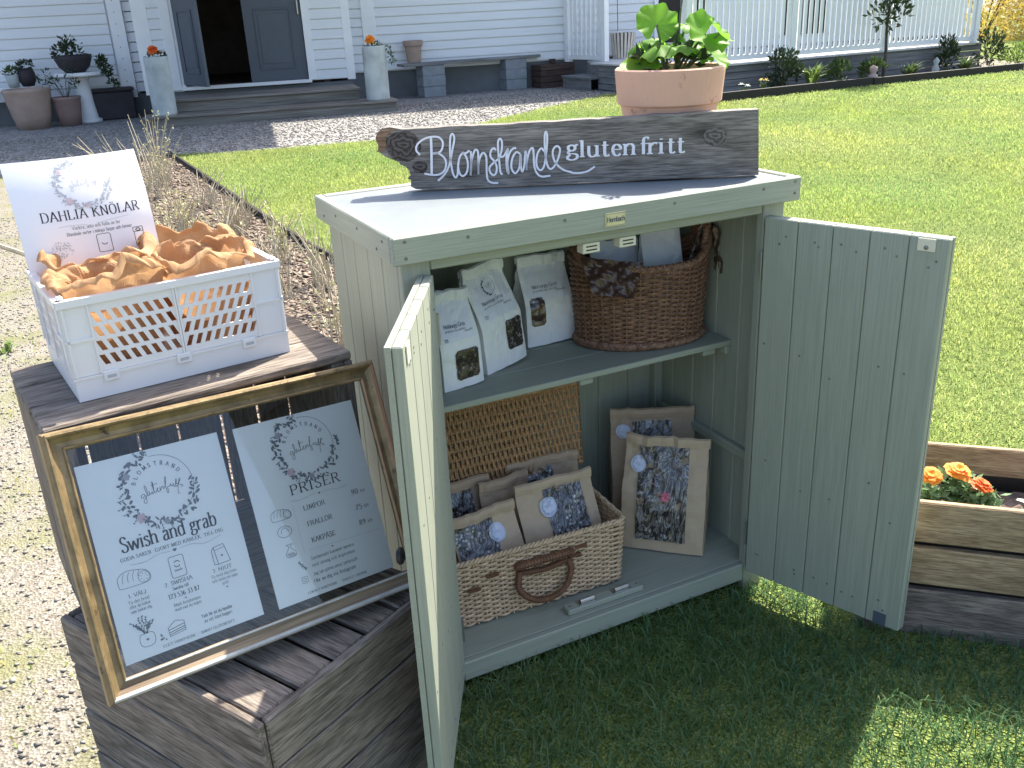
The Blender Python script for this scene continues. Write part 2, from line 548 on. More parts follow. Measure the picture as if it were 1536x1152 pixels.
def cbox_mesh(L, W, H, c=.002, jit=0, seed=0):
    """chamfered box centred on the origin, L along x (the grain)"""
    key = (round(L, 4), round(W, 4), round(H, 4), c, jit, seed)
    if key in _bc:
        return _bc[key]
    c = min(c, L * .3, W * .3, H * .3)
    h = (L / 2, W / 2, H / 2)
    rr = random.Random(seed)
    V = []
    idx = {}
    for sx in (-1, 1):
        for sy in (-1, 1):
            for sz in (-1, 1):
                dj = [rr.uniform(-jit, jit) for _ in range(3)]
                for ax in range(3):
                    p = [sx * h[0], sy * h[1], sz * h[2]]
                    for a in range(3):
                        if a != ax:
                            p[a] -= (sx, sy, sz)[a] * c
                    idx[(sx, sy, sz, ax)] = len(V)
                    V.append(tuple(p[a] + dj[a] for a in range(3)))
    F = []
    for ax in range(3):
        o1, o2 = [(1, 2), (2, 0), (0, 1)][ax]
        for s in (-1, 1):
            q = []
            for (a, b) in ((-1, -1), (1, -1), (1, 1), (-1, 1)):
                k = [0, 0, 0]
                k[ax] = s
                k[o1] = a
                k[o2] = b
                q.append(idx[(*k, ax)])
            F.append(tuple(q if s > 0 else q[::-1]))
    for ax in range(3):       # edges parallel to ax
        o1, o2 = [(1, 2), (2, 0), (0, 1)][ax]
        for a in (-1, 1):
            for b in (-1, 1):
                k0 = [0, 0, 0]
                k1 = [0, 0, 0]
                k0[ax], k1[ax] = -1, 1
                k0[o1] = k1[o1] = a
                k0[o2] = k1[o2] = b
                q = [idx[(*k0, o1)], idx[(*k1, o1)], idx[(*k1, o2)], idx[(*k0, o2)]]
                F.append(tuple(q if a * b > 0 else q[::-1]))
    for sx in (-1, 1):
        for sy in (-1, 1):
            for sz in (-1, 1):
                q = [idx[(sx, sy, sz, 0)], idx[(sx, sy, sz, 1)], idx[(sx, sy, sz, 2)]]
                F.append(tuple(q if sx * sy * sz > 0 else q[::-1]))
    me = bpy.data.meshes.new('board')
    me.from_pydata(V, [], F)
    me.update()
    _bc[key] = me
    return me


def board(name, lo, hi, mat, parent=None, grain='x', c=.002, jit=0, seed=0, M=None):
    """chamfered board filling the box lo..hi (parent coordinates), grain along an axis"""
    lo, hi = Vector(lo), Vector(hi)
    d = hi - lo
    ctr = (lo + hi) / 2
    if grain == 'x':
        me = cbox_mesh(d.x, d.y, d.z, c, jit, seed)
        R = Matrix.Identity(4)
    elif grain == 'z':
        me = cbox_mesh(d.z, d.y, d.x, c, jit, seed)
        R = Matrix(((0, 0, 1, 0), (0, 1, 0, 0), (-1, 0, 0, 0), (0, 0, 0, 1)))
    else:
        me = cbox_mesh(d.y, d.x, d.z, c, jit, seed)
        R = Matrix(((0, -1, 0, 0), (1, 0, 0, 0), (0, 0, 1, 0), (0, 0, 0, 1)))
    if me.materials and me.materials[0] != MT[mat]:
        me = me.copy()
        me.materials.clear()
    Mx = Matrix.Translation(ctr) @ R
    if M is not None:
        Mx = M @ Mx
    return link(name, me, mat, parent, Mx)


def cat(pts, k=6, closed=False):
    """Catmull-Rom smoothing of a polyline"""
    P = [np.array(p, float) for p in pts]
    n = len(P)
    if n < 3:
        return P
    out = []
    for i in range(n if closed else n - 1):
        p0 = P[i - 1] if (i > 0 or closed) else 2 * P[0] - P[1]
        p1 = P[i]
        p2 = P[(i + 1) % n]
        p3 = P[(i + 2) % n] if (i + 2 < n or closed) else 2 * P[-1] - P[-2]
        for j in range(k):
            t = j / k
            out.append(.5 * ((2 * p1) + (p2 - p0) * t + (2 * p0 - 5 * p1 + 4 * p2 - p3) * t * t + (3 * p1 - p0 - 3 * p2 + p3) * t ** 3))
    if not closed:
        out.append(P[-1])
    return out


# ------------------------------------------------------------------ lettering: stroke font with serifs
GL = {
    'A': (70, "3,0 35,100 67,0/15,35 55,35"), 'B': (62, "10,0 10,100/~10,99 35,99 50,88 48,64 30,54 10,53/~10,53 38,53 56,40 54,12 35,1 10,1"),
    'C': (66, "~62,82 50,98 34,101 14,86 7,50 14,14 34,-1 52,4 63,20"), 'D': (72, "10,0 10,100/~10,99 38,98 60,82 66,50 60,18 38,2 10,1"),
    'E': (58, "10,0 10,100/10,98 52,98 52,84/10,52 42,52/10,2 53,2 55,18"), 'F': (55, "10,0 10,100/10,98 51,98 51,84/10,52 41,52"),
    'G': (70, "~62,82 50,98 34,101 14,86 7,50 14,14 34,-1 52,4 61,12/61,10 61,42/48,42 68,42"), 'H': (74, "11,0 11,100/63,0 63,100/11,52 63,52"),
    'I': (32, "16,0 16,100"), 'J': (36, "~20,99 20,20 10,-8 0,-10"), 'K': (68, "10,0 10,100/58,100 10,45/24,58 62,0"), 'L': (56, "10,0 10,100/10,2 51,2 54,20"),
    'M': (86, "10,0 13,100 43,8 73,100 76,0"), 'N': (74, "11,0 11,100 63,0 63,100"), 'O': (74, "~37,101 15,88 7,50 15,12 37,-1 59,12 67,50 59,88 37,101"),
    'P': (58, "10,0 10,100/~10,99 38,99 52,88 52,62 38,48 10,47"), 'R': (64, "10,0 10,100/~10,99 36,99 50,88 50,64 36,52 10,51/32,52 60,0"),
    'S': (52, "~44,84 34,99 20,101 8,86 12,64 34,48 46,30 42,8 26,-1 10,6 6,22"), 'T': (64, "32,0 32,97/5,82 6,98 58,98 59,82"),
    'U': (72, "~11,100 11,30 20,4 38,-1 54,6 61,30 61,100"), 'V': (70, "3,100 35,0 67,100"), 'W': (92, "3,100 25,0 46,90 67,0 88,100"),
    'a': (50, "~8,54 18,66 32,64 38,52 38,8 47,1/~38,40 20,36 8,22 10,4 24,-1 38,12"), 'b': (55, "9,0 9,100/~9,48 22,66 40,62 48,34 40,4 22,-1 9,12"),
    'c': (46, "~40,52 30,66 16,62 7,33 16,4 30,-1 42,10"), 'd': (57, "45,100 45,0 52,1/~45,50 32,66 14,60 7,32 16,2 32,0 45,14"),
    'e': (48, "~8,36 40,38 36,58 24,66 12,58 7,33 14,6 28,-1 41,10"), 'f': (35, "~36,92 28,101 18,96 15,80 15,40 15,0/4,64 30,64"),
    'g': (50, "~22,66 10,58 10,40 22,31 34,40 34,58 22,66/~36,60 42,66 48,66/~16,33 8,22 14,14 34,12 44,2 40,-16 22,-24 6,-16 6,-4 16,8"),
    'h': (56, "9,0 9,100/~9,48 22,64 36,64 45,52 45,30/45,36 45,0"), 'i': (28, "14,0 14,66/14,82 14,90"), 'j': (28, "~14,64 14,-10 4,-26/14,82 14,90"),
    'k': (54, "9,0 9,100/44,66 10,30/20,38 48,0"), 'l': (28, "14,0 14,100"),
    'm': (84, "9,0 9,66/~9,48 20,64 32,64 40,52/40,54 40,0/~40,48 52,64 64,64 72,52/72,54 72,0"), 'n': (56, "9,0 9,66/~9,48 22,64 36,64 45,52 45,30/45,36 45,0"),
    'o': (52, "~26,66 12,58 7,33 12,8 26,-1 40,8 45,33 40,58 26,66"), 'p': (54, "9,-30 9,66/~9,48 22,66 40,62 48,34 40,4 22,-1 9,12"),
    'r': (41, "9,0 9,66/~9,44 20,60 30,66 38,60"), 's': (41, "~34,54 24,66 10,60 10,46 30,32 36,16 26,0 12,0 6,12"), 't': (35, "~15,88 15,14 22,0 34,6/3,64 30,64"),
    'u': (56, "~9,65 9,18 18,0 32,2 44,16/44,66 44,0"), 'v': (50, "3,66 25,0 47,66"), 'w': (76, "3,66 20,0 38,60 56,0 73,66"), 'y': (50, "3,66 26,4/~47,65 26,4 16,-22 4,-26"),
    '0': (52, "~26,98 10,80 8,50 10,18 26,-1 42,18 44,50 42,80 26,98"), '1': (40, "8,80 22,98 22,0"), '2': (52, "~10,78 22,97 40,90 40,66 24,34 8,3/8,3 46,3"),
    '3': (50, "~10,88 24,98 40,86 36,62 20,54/~20,54 40,48 42,20 26,-1 8,8"), '5': (50, "42,96 14,96 12,56/~12,56 32,60 44,40 38,10 22,-1 8,8"),
    '6': (52, "~40,92 22,84 10,54 10,22 26,-1 42,18 40,46 24,56 10,36"), '7': (50, "8,96 44,96 20,0"), '8': (52, "~26,98 12,86 14,66 38,44 44,20 26,-1 8,20 14,44 38,66 40,86 26,98"),
    '9': (52, "~12,6 30,14 42,44 42,74 26,98 10,80 12,54 28,44 42,62"), '.': (22, "11,0 11,7"), ',': (22, "13,4 8,-14"), '-': (36, "6,36 28,36"),
}
for _a, _b in (('Ö', 'O'), ('Ä', 'A')):
    GL[_a] = (GL[_b][0], GL[_b][1] + "/27,113 27,121/47,113 47,121")
GL['Å'] = (70, GL['A'][1] + "/~35,106 29,112 35,120 41,112 35,106")
for _a, _b in (('ö', 'o'), ('ä', 'a')):
    GL[_a] = (GL[_b][0], GL[_b][1] + "/15,80 15,88/35,80 35,88")
GL['å'] = (50, GL['a'][1] + "/~24,76 18,82 24,90 30,82 24,76")


class Ink:
    """collects flat ribbons in 2-D, then maps them on to a surface"""

    def __init__(s):
        s.rib = []

    def line(s, pts, w, smooth=True, calli=None, k=5):
        if smooth and len(pts) > 2:
            s.rib.append((cat(pts, k), w, calli))
        else:
            q = [np.array(a, float) for a in pts]
            for a, b in zip(q, q[1:]):
                s.rib.append(([a, b], w, calli))

    def text(s, txt, x, y, h, bold=1.0, track=0., fit=None, serif=True, ang=0):
        def adv(c):
            return (GL[c][0] if c in GL else 30) + track
        wtot = sum(adv(c) for c in txt)
        sx = h / 100
        if fit:
            sx = fit / wtot
        X = 0
        ca, sa = math.cos(ang), math.sin(ang)

        def tr(p):
            a, b = p[0] * sx, p[1] * h / 100
            return (x + a * ca - b * sa, y + a * sa + b * ca)
        for c in txt:
            if c in GL:
                for st in GL[c][1].split('/'):
                    sm = st.startswith('~')
                    P = [tuple(float(q) for q in t.split(',')) for t in st.lstrip('~').split()]
                    Q = [(a + X, b) for a, b in P]
                    s.line([tr(q) for q in Q], h * .125 * bold, sm, calli=(.36, ang), k=4)
                    if serif and not sm and len(P) > 1:
                        for e, o in ((P[0], P[1]), (P[-1], P[-2])):
                            if abs(e[1] - o[1]) > 30 and (e[1] in (0, 100, 66, -30)):
                                yy = e[1] + (2 if e[1] <= 0 else -2)
                                x0 = e[0] + X - 12
                                x1 = e[0] + X + (12 if e[1] <= 0 or e[1] == 100 and c.isupper() else 1)
                                s.line([tr((x0, yy)), tr((x1, yy))], h * .045 * bold, False)
            X += adv(c)
        return wtot * sx

    def blob(s, cx, cy, rx, ry, ang=0, n=8):
        ca, sa = math.cos(ang), math.sin(ang)
        s.rib.append(('poly', [(cx + rx * math.cos(t) * ca - ry * math.sin(t) * sa, cy + rx * math.cos(t) * sa + ry * math.sin(t) * ca) for t in [2 * math.pi * k / n for k in range(n)]]))

    def build(s, name, mat, parent, mapf, lift=.0004):
        """mapf(x, y, lift) -> 3-D point in the parent's space"""
        mb = MB()
        for i, r in enumerate(s.rib):
            lf = lift + (i % 12) * .00003
            if isinstance(r[0], str):
                mb.add([mapf(a, b, lf) for a, b in r[1]], [tuple(range(len(r[1])))])
                continue
            p, w, cal = r
            n = len(p)
            if n < 2:
                continue
            L = []
            for j in range(n):
                a = p[max(0, j - 1)]
                b = p[min(n - 1, j + 1)]
                t = b - a
                q = np.linalg.norm(t)
                t = t / q if q > 1e-12 else np.array([1., 0])
                ww = w
                if cal:
                    cx = abs(-t[0] * math.sin(cal[1]) + t[1] * math.cos(cal[1]))
                    ww = w * (cal[0] + (1 - cal[0]) * cx)
                nn = np.array([-t[1], t[0]]) * ww / 2
                L.append(mapf(*(p[j] + nn), lf))
                L.append(mapf(*(p[j] - nn), lf))
            mb.add(L, [(2 * j, 2 * j + 1, 2 * j + 3, 2 * j + 2) for j in range(n - 1)])
        return mb.build(name, mat, parent)


def wob(x, y, z, s=1.0):
    return mnoise.noise((x * s, y * s, z * s))


# ------------------------------------------------------------------ the setting: ground, lawn, paths, beds
def sheet(name, poly, z, mat, sub=None):
    mb = MB()
    mb.add([(x, y, z + GZ) for x, y in poly], [tuple(range(len(poly)))])
    o = mb.build(name, mat)
    o['kind'] = 'structure'
    return o


def inside(px, py, poly):
    r = np.zeros(len(px), bool)
    n = len(poly)
    for i in range(n):
        x0, y0 = poly[i]
        x1, y1 = poly[(i + 1) % n]
        if y0 == y1:
            continue
        c = ((y0 > py) != (y1 > py)) & (px < (x1 - x0) * (py - y0) / (y1 - y0) + x0)
        r ^= c
    return r


STRIP = [(.10, 1.30), (.55, 1.75), (.84, 2.5), (.90, 3.2), (.90, 3.94), (.87, 4.32), (.82, 5.67), (.77, 7.76), (.72, 9.75)]
LAWN = [(-.75, -3.5), (-.60, -1.5), (-.45, -.75), (-.20, -.35), (-.06, .0), (-.02, .5), (.0, 1.0)] + STRIP + \
       [(1.3, 9.38), (2.0, 9.2), (3.2, 9.0), (4.5, 9.6), (6.0, 10.6), (7.55, 11.5), (8.0, 11.0), (7.86, 9.22), (14.0, 9.05), (15.2, 9.6), (16.5, 12), (20, 18), (24, 24), (60, 40), (60, -12), (8, -12), (0, -6)]
sheet('ground', [(-120, -60), (160, -60), (160, 160), (-120, 160)], 0.0, 'gravelmoss')
sheet('gravel_path', [(-20, 9.6), (-1.5, 9.5), (.72, 9.9), (1.25, 9.30), (2.0, 9.12), (3.2, 8.92), (4.55, 9.52), (6.05, 10.5), (7.6, 11.4), (9.5, 11.0), (10, 20), (-20, 22)], .004, 'gravel')
BED = [(-.12, 1.0), (.10, 1.30), (.55, 1.75), (.84, 2.5), (.90, 3.2), (.90, 3.94), (.87, 4.32), (.82, 5.67), (.77, 7.76), (.72, 9.75), (.1, 9.85), (-.05, 8), (-.18, 5.5), (-.38, 3.2), (-.42, 1.6)]
sheet('mulch_bed', BED, .008, 'mulchsoil')
sheet('lawn_soil', LAWN, .012, 'lawnsoil')

# flower bed in front of the veranda
sheet('flower_bed', [(7.95, 9.2), (14.05, 9.1), (14.6, 9.4), (14.3, 10.05), (8.0, 10.05)], .016, 'soil_dry')

# edging strip between lawn and mulch
t = thing('lawn_edging', 'thin black edging strip between the lawn and the mulch bed', 'edging', (.8, 5, 0))
mb = MB()
pts = cat(STRIP, 5)
off = []
for i, p in enumerate(pts):
    a = pts[max(0, i - 1)]
    b = pts[min(len(pts) - 1, i + 1)]
    d = (b - a) / np.linalg.norm(b - a)
    nrm = np.array([-d[1], d[0]])
    for s, z in ((-.011, -.02), (-.011, .05), (.011, .05), (.011, -.02)):
        off.append((p[0] + nrm[0] * s - .8, p[1] + nrm[1] * s - 5, z + .006 * wob(p[0], p[1] * 2, 0)))
mb.add(off, [(i * 4 + k, i * 4 + k + 1, i * 4 + k + 5, i * 4 + k + 4) for i in range(len(pts) - 1) for k in range(3)])
mb.build('strip', 'edging', t)
t = thing('bed_edging', 'dark timber edging board along the veranda flower bed', 'edging', (11, 9.2, 0))
board('edge_board', (-3.1, -.03, 0), (-.2, .03, .13), 'edging', t)
board('edge_board', (-.19, -.045, 0), (3.05, .015, .12), 'edging', t, M=Matrix.Rotation(-.02, 4, 'Z'))


def mesh_np(name, V, F, mat, tint=None):
    """V (n,3) array, F (m,k) int array of equal-size faces"""
    me = bpy.data.meshes.new(name)
    k = F.shape[1]
    me.vertices.add(len(V))
    me.vertices.foreach_set('co', V.astype(np.float32).ravel())
    me.loops.add(F.size)
    me.loops.foreach_set('vertex_index', F.astype(np.int32).ravel())
    me.polygons.add(len(F))
    me.polygons.foreach_set('loop_start', np.arange(0, F.size, k, dtype=np.int32))
    me.update(calc_edges=True)
    if tint is not None:
        a = me.attributes.new('tint', 'FLOAT_COLOR', 'POINT')
        a.data.foreach_set('color', np.concatenate([tint, np.ones((len(tint), 1))], 1).astype(np.float32).ravel())
    me.materials.append(MT[mat])
    o = bpy.data.objects.new(name, me)
    col.objects.link(o)
    return o


def blades(px, py, h, w, lean, z0=.012):
    z0 = z0 + GZ
    """three-segment grass blades as triangles; returns V, F"""
    n = len(px)
    az = NPR.uniform(0, 2 * np.pi, n)
    fa = NPR.uniform(0, 2 * np.pi, n)
    H = h * NPR.uniform(.55, 1.25, n)
    W = w * NPR.uniform(.6, 1.3, n)
    LN = lean * NPR.uniform(.2, 1.4, n) * H
    bx, by = np.cos(fa) * W / 2, np.sin(fa) * W / 2
    lx, ly = np.cos(az) * LN, np.sin(az) * LN
    V = np.zeros((n, 5, 3))
    V[:, 0] = np.stack([px - bx, py - by, np.full(n, z0 - .006)], 1)
    V[:, 1] = np.stack([px + bx, py + by, np.full(n, z0 - .006)], 1)
    V[:, 2] = np.stack([px - bx * .8 + lx * .35, py - by * .8 + ly * .35, z0 + H * .6], 1)
    V[:, 3] = np.stack([px + bx * .8 + lx * .35, py + by * .8 + ly * .35, z0 + H * .6], 1)
    V[:, 4] = np.stack([px + lx, py + ly, z0 + H * (1 - .25 * lean)], 1)
    base = (np.arange(n) * 5)[:, None]
    F = np.concatenate([base + np.array([[0, 1, 3]]), base + np.array([[0, 3, 2]]), base + np.array([[2, 3, 4]])], 0)
    return V.reshape(-1, 3), F, n


CX, CY = -.487, -1.475
Vs, Fs, Ts = [], [], []
nv = 0
# (x0,x1,y0,y1, dmin,dmax, density, height, width, lean)
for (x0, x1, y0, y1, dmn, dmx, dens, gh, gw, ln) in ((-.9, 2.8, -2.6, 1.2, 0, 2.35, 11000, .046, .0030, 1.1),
                                                     (-.5, 5.2, -2.5, 4.2, 2.35, 4.6, 7000, .030, .0036, .9),
                                                     (.3, 9.0, -2, 7.5, 4.6, 8, 4600, .026, .0046, .8),
                                                     (.6, 15.0, -1, 11.6, 8, 13, 2300, .026, .0068, .8),
                                                     (5, 24, 0, 20, 13, 22, 750, .03, .012, .8)):
    n = int((x1 - x0) * (y1 - y0) * dens)
    px = NPR.uniform(x0, x1, n)
    py = NPR.uniform(y0, y1, n)
    d = np.hypot(px - CX, py - CY)
    ang = np.degrees(np.arctan2(px - CX, py - CY))     # keep to the side the lawn is seen from, with a wide margin
    ok = inside(px, py, LAWN) & (d >= dmn) & (d < dmx) & (ang > -25) & (ang < 85)
    ok &= ~((px > .0) & (px < .9) & (py > .02) & (py < .49))
    cl = np.array([mnoise.noise((a * 1.3, b * 1.3, 0)) for a, b in zip(px[ok], py[ok])])
    px, py = px[ok], py[ok]
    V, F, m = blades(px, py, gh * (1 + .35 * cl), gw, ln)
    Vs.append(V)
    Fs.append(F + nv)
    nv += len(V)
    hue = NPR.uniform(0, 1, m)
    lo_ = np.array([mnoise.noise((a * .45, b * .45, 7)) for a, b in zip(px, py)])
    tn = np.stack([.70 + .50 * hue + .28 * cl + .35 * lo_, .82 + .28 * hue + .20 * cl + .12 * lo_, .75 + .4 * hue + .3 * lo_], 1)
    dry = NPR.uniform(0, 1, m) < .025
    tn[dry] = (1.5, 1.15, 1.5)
    if dmn == 0:      # shade on the unmown grass round the cabinet, painted into the blade tint
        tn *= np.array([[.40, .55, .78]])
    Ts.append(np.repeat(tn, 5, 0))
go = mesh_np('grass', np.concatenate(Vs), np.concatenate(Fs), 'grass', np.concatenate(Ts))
go['kind'] = 'stuff'
go['label'] = 'short spring lawn grass, sunlit bright green and dark in the shade'
go['category'] = 'grass'

# sparse moss and grass tufts in the gravel on the left
n = 9000
px = NPR.uniform(-2.2, .3, n)
py = NPR.uniform(-.6, 9.5, n)
nz = np.array([mnoise.noise((a * 2.1, b * 2.1, 3)) for a, b in zip(px, py)])
ok = (nz > .08) & ~inside(px, py, LAWN) & ~inside(px, py, BED)
V, F, m = blades(px[ok], py[ok], .02, .005, 1.2, .0)
tn = np.stack([.8 + .5 * NPR.uniform(0, 1, m), .85 + .3 * NPR.uniform(0, 1, m), .8 + 0 * NPR.uniform(0, 1, m)], 1)
go = mesh_np('moss_tufts', V, F, 'grass', np.repeat(tn, 5, 0))
go['kind'] = 'stuff'
go['label'] = 'yellow green moss and grass tufts growing in the pale gravel'
go['category'] = 'moss'


def scatter(name, px, py, size, flat, mat, z0, label, catg, tall=False):
    """small irregular stones or chips: deformed octahedra"""
    n = len(px)
    base = np.array([(1, 0, 0), (-1, 0, 0), (0, 1, 0), (0, -1, 0), (0, 0, 1), (0, 0, -1)], float)
    V = base[None] * (1 + NPR.uniform(-.35, .35, (n, 6, 3)))
    sz = size * NPR.uniform(.45, 1.5, n)
    asp = NPR.uniform(.45, 1, n)
    V[:, :, 0] *= sz[:, None]
    V[:, :, 1] *= (sz * asp)[:, None]
    V[:, :, 2] *= (sz * flat)[:, None]
    tl = NPR.normal(0, .35 if tall else .15, n)
    a = NPR.uniform(0, 2 * np.pi, n)
    z = V[:, :, 2] + V[:, :, 0] * np.sin(tl)[:, None]
    x = V[:, :, 0] * np.cos(a)[:, None] - V[:, :, 1] * np.sin(a)[:, None]
    y = V[:, :, 0] * np.sin(a)[:, None] + V[:, :, 1] * np.cos(a)[:, None]
    V = np.stack([x + px[:, None], y + py[:, None], z + GZ + z0 + (sz * flat * .4)[:, None]], 2).reshape(-1, 3)
    f = np.array([(0, 2, 4), (2, 1, 4), (1, 3, 4), (3, 0, 4), (2, 0, 5), (1, 2, 5), (3, 1, 5), (0, 3, 5)])
    F = ((np.arange(n) * 6)[:, None, None] + f[None]).reshape(-1, 3)
    g = NPR.uniform(.35, 1.45, n)
    o = mesh_np(name, V, F, mat)
    o['kind'] = 'stuff'
    o['label'] = label
    o['category'] = catg
    return o


n = 26000
px = NPR.uniform(-2.4, .2, n)
py = -.6 + 7.5 * NPR.uniform(0, 1, n) ** 1.4
ok = ~inside(px, py, LAWN) & ~inside(px, py, BED)
scatter('gravel_stones', px[ok], py[ok], .0065, .55, 'stone', .0, 'loose pale gravel stones on the path at the left', 'gravel')
n = 16000
px = NPR.uniform(-3, 8, n)
py = NPR.uniform(8.9, 13.2, n)
ok = inside(px, py, [(-3, 9.6), (.72, 9.9), (1.25, 9.30), (2.0, 9.12), (3.2, 8.92), (4.55, 9.52), (6.05, 10.5), (7.6, 11.4), (8, 13), (-3, 13)])
scatter('path_stones', px[ok], py[ok], .016, .5, 'stone', .004, 'grey crushed stones on the path before the house', 'gravel')
n = 30000
px = NPR.uniform(-.6, 1.0, n)
py = 1.0 + 9 * NPR.uniform(0, 1, n) ** 1.5
ok = inside(px, py, BED)
px, py = px[ok], py[ok]
k = len(px) * 2 // 3
scatter('bark_chips', px[:k], py[:k], .018, .28, 'chip', .008, 'pale bark chips covering the planting bed', 'mulch', True)
scatter('bark_chips_brown', px[k:], py[k:], .016, .28, 'chipdark', .008, 'brown bark chips mixed into the planting bed', 'mulch', True)

# ------------------------------------------------------------------ the white house
HA = -math.radians(11)
E1 = Vector((math.cos(HA), math.sin(HA), 0))
E2 = Vector((-math.sin(HA), math.cos(HA), 0))


def hw(x, y, z=0):
    return E1 * x + E2 * y + Vector((0, 0, z))


house = thing('house', 'white timber house with horizontal siding and a slate grey double door', 'house', hw(0, 15, 0), HA)
Y0 = 15.0


def siding(x0, x1, y, z0, z1, pitch=.148):
    z = z0
    k = 0
    while z < z1 - .01:
        zt = min(z + pitch, z1)
        mb = MB()      # wedge profile: thicker at the lower edge
        pr = [(0, z), (-.034, z), (-.034, z + .012), (-.022, zt - .014), (0, zt - .014)]
        L = x1 - x0
        V = [(-L / 2, p[0], p[1] - z) for p in pr] + [(L / 2, p[0], p[1] - z) for p in pr]
        mb.add(V, [(i, i + 1, i + 6, i + 5) for i in range(4)] + [(0, 4, 3, 2, 1), (5, 6, 7, 8, 9)])
        mb.build('siding_board', 'whitewood', house, T((x0 + x1) / 2, y - Y0, z))
        z += pitch
        k += 1


def hb(name, lo, hi, mat, grain='x', parent=None, c=.004):
    return board(name, (lo[0], lo[1] - Y0, lo[2]), (hi[0], hi[1] - Y0, hi[2]), mat, parent or house, grain, c)


# main wall and its foundation, to the left and right of the porch
YW, YD = 15.1, 14.3
hb('wall', (-9, YW, .35), (-1.9, YW + .2, 4.2), 'whitetrim', c=.001)
hb('wall', (1.5, YW, .44), (13.5, YW + .2, 4.2), 'whitetrim', c=.001)
siding(-9, -2.12, YW, .35, 2.4, .152)
siding(1.52, 13.5, YW, .46, 2.4, .142)
hb('foundation', (-9, YW + .03, 0), (-1.7, YW + .2, .35), 'found')
hb('foundation', (1.5, YW + .03, 0), (13.5, YW + .2, .46), 'found')
# porch front wall with the door
hb('porch_wall', (-1.66, YD, .38), (-1.16, YD + .12, 3.4), 'whitetrim', c=.001)
hb('porch_wall', (.78, YD, .42), (1.44, YD + .12, 3.4), 'whitetrim', c=.001)
hb('porch_wall', (-1.16, YD, 2.55), (.78, YD + .12, 3.4), 'whitetrim', c=.001)
hb('porch_side', (-1.66, YD + .12, .38), (-1.56, YW, 3.4), 'whitetrim', c=.001)
hb('porch_side', (1.34, YD + .12, .42), (1.44, YW, 3.4), 'whitetrim', c=.001)
siding(-1.50, -1.33, YD, .40, 2.4, .15)
siding(.88, 1.37, YD, .43, 2.4, .15)
hb('foundation', (-1.66, YD + .02, 0), (1.44, YD + .3, .38), 'found')
for x0, x1, y, z0 in ((-1.72, -1.50, YD - .03, .36), (1.37, 1.50, YD - .03, .40), (-2.16, -1.92, YW - .10, .30), (1.78, 2.0, YW - .05, .44)):
    hb('corner_board', (x0, y, z0), (x1, y + .028, 3.3), 'whitetrim', 'z')
siding(-1.92, -1.74, YW, .38, 2.4, .15)
cb = hb('corner_return', (-2.16, YW - .10, .30), (-2.13, YW + .02, 3.3), 'whitetrim', 'z')
for k in range(8):
    mb = MB().lathe([(0, .003), (.008, .002), (.009, 0)], 8)
    mb.build('nail', 'screw', house, Matrix.Translation((-2.04, YW - .10 - Y0, .55 + k * .17)) @ Matrix.Rotation(math.pi / 2, 4, 'X'))
# door surround
hb('door_casing', (-1.33, YD - .045, .40), (-1.18, YD - .002, 2.6), 'whitetrim', 'z')
hb('door_casing', (-1.18, YD - .03, .44), (-1.12, YD + .06, 2.6), 'whitetrim', 'z')
hb('door_casing', (.76, YD - .045, .43), (.88, YD - .002, 2.6), 'whitetrim', 'z')
hb('door_casing', (-1.33, YD - .05, 2.6), (.88, YD, 2.75), 'whitetrim')
hb('door_sill', (-1.18, YD - .10, .395), (.80, YD + .06, .445), 'whitetrim')
# dark hall behind the open leaf
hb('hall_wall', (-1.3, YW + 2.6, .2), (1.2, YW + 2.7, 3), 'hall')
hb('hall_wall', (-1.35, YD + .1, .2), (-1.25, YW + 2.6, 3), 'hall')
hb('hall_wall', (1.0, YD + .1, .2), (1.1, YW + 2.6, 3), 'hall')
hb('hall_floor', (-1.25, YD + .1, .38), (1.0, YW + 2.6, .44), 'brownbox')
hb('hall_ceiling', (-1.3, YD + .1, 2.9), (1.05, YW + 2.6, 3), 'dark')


def leaf(M, w, mat='doorpaint'):
    d = link('door', cbox_mesh(w, .05, 2.08, .003), mat, house, M)
    for zc, hh in ((-.42, .9), (.58, .66)):
        for (a, b, c, e) in ((-w * .32, w * .32, -hh / 2, -hh / 2 + .03), (-w * .32, w * .32, hh / 2 - .03, hh / 2), (-w * .32, -w * .32 + .03, -hh / 2 + .03, hh / 2 - .03), (w * .32 - .03, w * .32, -hh / 2 + .03, hh / 2 - .03)):
            board('moulding', (a, -.04, zc + c), (b, -.0245, zc + e), mat, d, c=.006)
        board('panel', (-w * .25, -.034, zc - hh / 2 + .09), (w * .25, -.0245, zc + hh / 2 - .09), mat, d, c=.008)
    return d


dr = leaf(T(.315, YD + .03 - Y0, .45 + 1.04), .88)
board('door_handle', (.385, -.075, -.08), (.405, -.03, .12), 'steel', dr, 'z')
la = math.radians(-66)
leaf(T(-1.12 + .45 * math.cos(la), YD - .03 - Y0 + .45 * math.sin(la), .475 + 1.04, la), .88)
